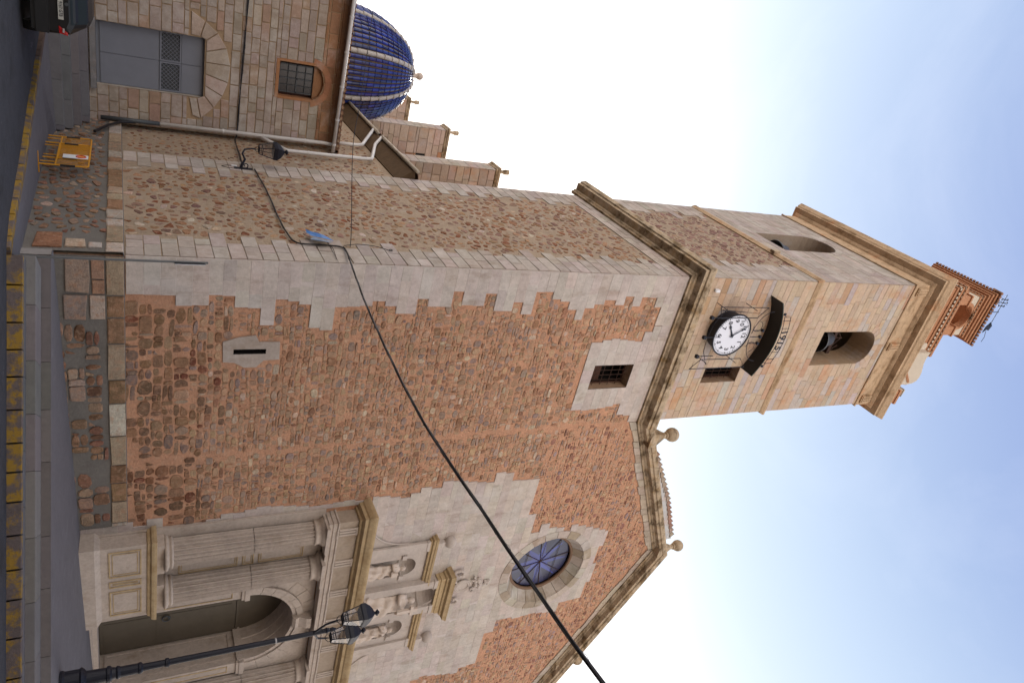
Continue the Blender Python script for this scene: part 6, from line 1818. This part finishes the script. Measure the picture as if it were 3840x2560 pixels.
# sign pole at the pavement corner, its plate seen edge on
sp = thing('sign_post', 'thin grey post with a traffic sign seen edge on at the pavement corner', 'sign', (-.47, -1.32, -.3))
mb = MB(); mb.tube([(-.47, -1.32, -.4), (-.455, -1.3, 3.5)], .03, 10); mb.build('post', flat_mat('galvanised steel', (.12, .125, .13), .45, .6), sp)
vd = Vector((-.47 + 8.08, -1.32 + 18.29, 0)).normalized()      # the plate stands almost parallel to the line of sight
an = math.atan2(vd.y, vd.x) + R(2.6)
mt = Matrix.Translation((-.455, -1.3, 0)) @ Matrix.Rotation(an, 4, 'Z')
mb = MB(); mb.box((-.28, -.05, 2.78), (.28, -.035, 3.42), mat=mt); mb.build('plate', 'white', sp)
mb = MB(); mb.box((-.285, -.035, 2.775), (.285, -.022, 3.425), mat=mt); mb.build('plate_back', flat_mat('dark sign back', (.03, .033, .04), .5), sp)
mb = MB(); mb.box((-.27, -.0535, 2.79), (.27, -.0515, 2.98), mat=mt); mb.build('red_band', 'red', sp)

# crowd barriers
def barrier(y0, y1, X, label, leaflet=False, tilt=0.0):
    b = thing('barrier', label, 'barrier', (X, (y0 + y1) / 2, -.29), 'yellow crowd barriers')
    z0, z1, zb = -.27, .90, .10
    dx = lambda y: X + tilt * (y - y0)
    mb = MB()
    pts = [(dx(y0), y0, z0), (dx(y0), y0, z1 - .06), (dx(y0), y0 + .06, z1), (dx(y1), y1 - .06, z1), (dx(y1), y1, z1 - .06), (dx(y1), y1, z0)]
    mb.tube(pts, .021, 8); mb.tube([(dx(y0), y0, zb), (dx(y1), y1, zb)], .021, 8); mb.build('frame', 'yellow', b)
    n = 17
    for k in range(1, n):
        y = y0 + (y1 - y0) * k / n; mb = MB(); mb.tube([(dx(y), y, zb), (dx(y), y, z1)], .0085, 6); mb.build('bar', 'yellow', b)
    for y in ((y0 + .02,) if leaflet else ()):
        mb = MB(); mb.box((dx(y) - .34, y - .025, -.30), (dx(y) + .25, y + .025, -.275)); mb.build('foot', 'yellow', b)
    for y in (y0 + .3, y1 - .3):
        mb = MB(); mb.tube([(dx(y), y, zb), (dx(y), y, z0)], .015, 6); mb.build('leg', 'yellow', b)
    for y in (y0 + .01, y1 - .01):
        mb = MB(); mb.tube([(dx(y), y - .01, .22), (dx(y), y - .01, .58)], .03, 8); mb.build('rubber_sleeve', 'cable', b)
    if leaflet:
        mb = MB(); yl = y0 + .62; mb.box((X - .035, yl, .25), (X - .03, yl + .34, .88)); mb.build('leaflet', 'white', b)
        mb = MB()
        for (u, v, du, dv) in ((.05, .6, .24, .025), (.1, .54, .14, .02)): pass
        mb.tube([(X - .037, yl + .17 + .1 * math.cos(t), .70 + .12 * math.sin(t)) for t in [i * .4 for i in range(17)]], .02, 4)
        mb.build('red_print', 'red', b)
        mb = MB(); mb.box((X - .038, yl + .1, .62), (X - .036, yl + .24, .80)); mb.build('orange_print', flat_mat('orange print', (.7, .28, .02), .5), b)
barrier(4.75, 7.05, -.55, 'yellow crowd barrier in front carrying a white and red leaflet', True, .03)
barrier(5.85, 8.2, -.40, 'yellow crowd barrier behind, nearer the door steps', False, .02)

# dark parked car, rear end
car = thing('parked_car', 'black hatchback seen from behind on the side street', 'car', (-5.05, 5.4, -.38))
CXc, Y0c = -5.0, 3.55
paint = flat_mat('black car paint', (.004, .004, .005), .4, .0, .0, spec=.5)
# cross sections along y: (y, half width, z bottom, z belt, z roof, roof half width)
sec = [(0.0, .70, .28, 1.0, 1.02, .60), (.06, .76, .22, 1.02, 1.16, .60), (.28, .81, .20, 1.02, 1.42, .57), (.8, .84, .20, 1.0, 1.50, .58), (1.8, .85, .20, .98, 1.52, .60), (2.6, .85, .20, .96, 1.44, .58), (3.1, .83, .20, .93, 1.05, .60), (3.7, .78, .2, .80, .86, .55), (4.0, .66, .25, .6, .66, .5)]
mb = MB(); m_ = 12; vs = []
for (y, hw, zb, zl, zr, rw) in sec:
    ring = [(-hw * .92, zb), (-hw, zb + .15), (-hw * 1.0, (zb + zl) / 2), (-hw * .97, zl), (-rw * 1.0, zr - .06), (-rw * .75, zr), (rw * .75, zr), (rw, zr - .06), (hw * .97, zl), (hw, (zb + zl) / 2), (hw, zb + .15), (hw * .92, zb)]
    vs += [(CXc + x, Y0c + y, z - .38) for x, z in ring]
fs = [(i * m_ + k, i * m_ + (k + 1) % m_, (i + 1) * m_ + (k + 1) % m_, (i + 1) * m_ + k) for i in range(len(sec) - 1) for k in range(m_)]
fs += [tuple(range(m_)), tuple(range((len(sec) - 1) * m_, len(sec) * m_))]
mb.add(vs, fs); mb.build('body', paint, car, smooth=False)
z_ = -.38
mb = MB(); mb.box((CXc - .76, Y0c - .1, z_ + .33), (CXc + .76, Y0c + .05, z_ + .60)); mb.box((CXc - .7, Y0c - .06, z_ + .24), (CXc + .7, Y0c + .1, z_ + .33)); mb.build('bumper', flat_mat('black plastic', (.01, .01, .011), .5), car)
mb = MB(); q = [(-.52, .02, 1.06), (.52, .02, 1.06), (.47, .235, 1.40), (-.47, .235, 1.40)]
mb.add([(CXc + x, Y0c + y - .012, z_ + z) for x, y, z in q], [(0, 1, 2, 3)]); mb.build('rear_window', flat_mat('tinted car glass', (.012, .016, .014), .35, spec=.3), car)
for s_ in (-1, 1):
    mb = MB()
    pts = [(.56, .80), (.74, .80), (.78, .98), (.72, .99)]
    vs = [(CXc + s_ * x, Y0c - .035 + (.05 if x > .7 else 0), z_ + z) for x, z in pts] + [(CXc + s_ * x, Y0c + .1, z_ + z) for x, z in pts]
    mb.add(vs, [(0, 1, 2, 3), (0, 1, 5, 4), (1, 2, 6, 5), (2, 3, 7, 6), (3, 0, 4, 7)]); mb.build('taillight', flat_mat('red lamp glass', (.42, .01, .012), .15), car)
    mb = MB(); mb.box((CXc + s_ * .66 - .05, Y0c - .042, z_ + .88), (CXc + s_ * .66 + .05, Y0c - .03, z_ + .92)); mb.build('clear_lens', flat_mat('clear lens', (.4, .35, .33), .2), car)
    for y in (.75, 3.2):
        mb = MB(); mb.tube([(CXc + s_ * .66, Y0c + y, z_ + .31), (CXc + s_ * .86, Y0c + y, z_ + .31)], .31, 20); t_ = mb.build('wheel', flat_mat('tyre rubber', (.012, .012, .012), .8), car)
        mb = MB(); mb.tube([(CXc + s_ * .85, Y0c + y, z_ + .31), (CXc + s_ * .872, Y0c + y, z_ + .31)], .19, 14); o = mb.build('rim', 'castiron', car); o.parent = t_
    mb = MB(); mb.box((CXc + s_ * .86, Y0c + 2.55, z_ + .95), (CXc + s_ * 1.02, Y0c + 2.65, z_ + 1.08)); mb.build('mirror', paint, car)
mb = MB(); PX = CXc + .15; mb.box((PX - .26, Y0c - .06, z_ + .80), (PX + .26, Y0c - .045, z_ + .91)); pl_o = mb.build('number_plate', flat_mat('plate white', (.45, .43, .38), .4), car)
mb = MB(); mb.box((PX - .26, Y0c - .063, z_ + .80), (PX - .22, Y0c - .0605, z_ + .91)); o = mb.build('blue_strip', flat_mat('plate blue', (.01, .02, .3), .4), car); o.parent = pl_o
o = text_mesh('9167 GTB', .105, (PX + .02, Y0c - .064, z_ + .855), parent=car, mat=blk, name='plate_number', ext=.001, sx=.78); o.parent = pl_o
mb = MB(); mb.tube([(CXc + .05, Y0c - .02, z_ + .98), (CXc + .05, Y0c - .035, z_ + .98)], .04, 12); mb.build('badge', 'castiron', car)

# ================================================================== unseen houses added behind the viewpoint to shade the lower walls
def house(x0, x1, y, h, c, label):
    t = thing('townhouse', label, 'house', ((x0 + x1) / 2, y - 4, -.4), 'unseen townhouses added for shade')
    mat = stone_mat('house render', c, .1, 4, (), .004)
    mb = MB(); mb.box((x0, y - 8, -.42), (x1, y, h)); mb.build('wall', mat, t)
    mb = MB(); mb.add([(x0, y + .4, h), (x1, y + .4, h), (x1, y - 4, h + 1.8), (x0, y - 4, h + 1.8), (x1, y - 8.4, h), (x0, y - 8.4, h)], [(0, 1, 2, 3), (3, 2, 4, 5)]); mb.build('roof', 'terracotta', t)
    n = max(2, int((x1 - x0) / 3))
    for fl in range(int(h // 3)):
        for k in range(n):
            cx = x0 + (x1 - x0) * (k + .5) / n; z = .7 + fl * 3
            if fl == 0 and k == 0:
                mb = MB(); mb.box((cx - .5, y - .05, -.4), (cx + .5, y + .04, 1.9)); mb.build('door', 'woodbrown', t); continue
            mb = MB(); mb.box((cx - .5, y - .05, z), (cx + .5, y + .03, z + 1.4)); w_ = mb.build('window', glass_mat('house window glass', (.03, .035, .04), .1), t)
            mb = MB()
            for q in ((-.58, 0, -.5, 1.4), (.5, 0, .58, 1.4), (-.58, -.08, .58, 0), (-.58, 1.4, .58, 1.48)): mb.box((cx + q[0], y - .02, z + q[1]), (cx + q[2], y + .06, z + q[3]))
            f_ = mb.build('window_frame', 'white', t); f_.parent = w_
house(-34, -20, -25, 13, (.45, .38, .28), 'unseen ochre townhouse across the street, added for shade, leftmost of four')
house(-20, -7, -25.5, 14.5, (.5, .47, .42), 'unseen white townhouse across the street, added for shade, with three floors of windows')
house(-7, 8, -25, 13, (.48, .36, .27), 'unseen tan townhouse across the street, added for shade, facing the tower')
house(8, 26, -25.5, 14, (.46, .42, .36), 'unseen wide grey beige townhouse across the street, added for shade, facing the portal')
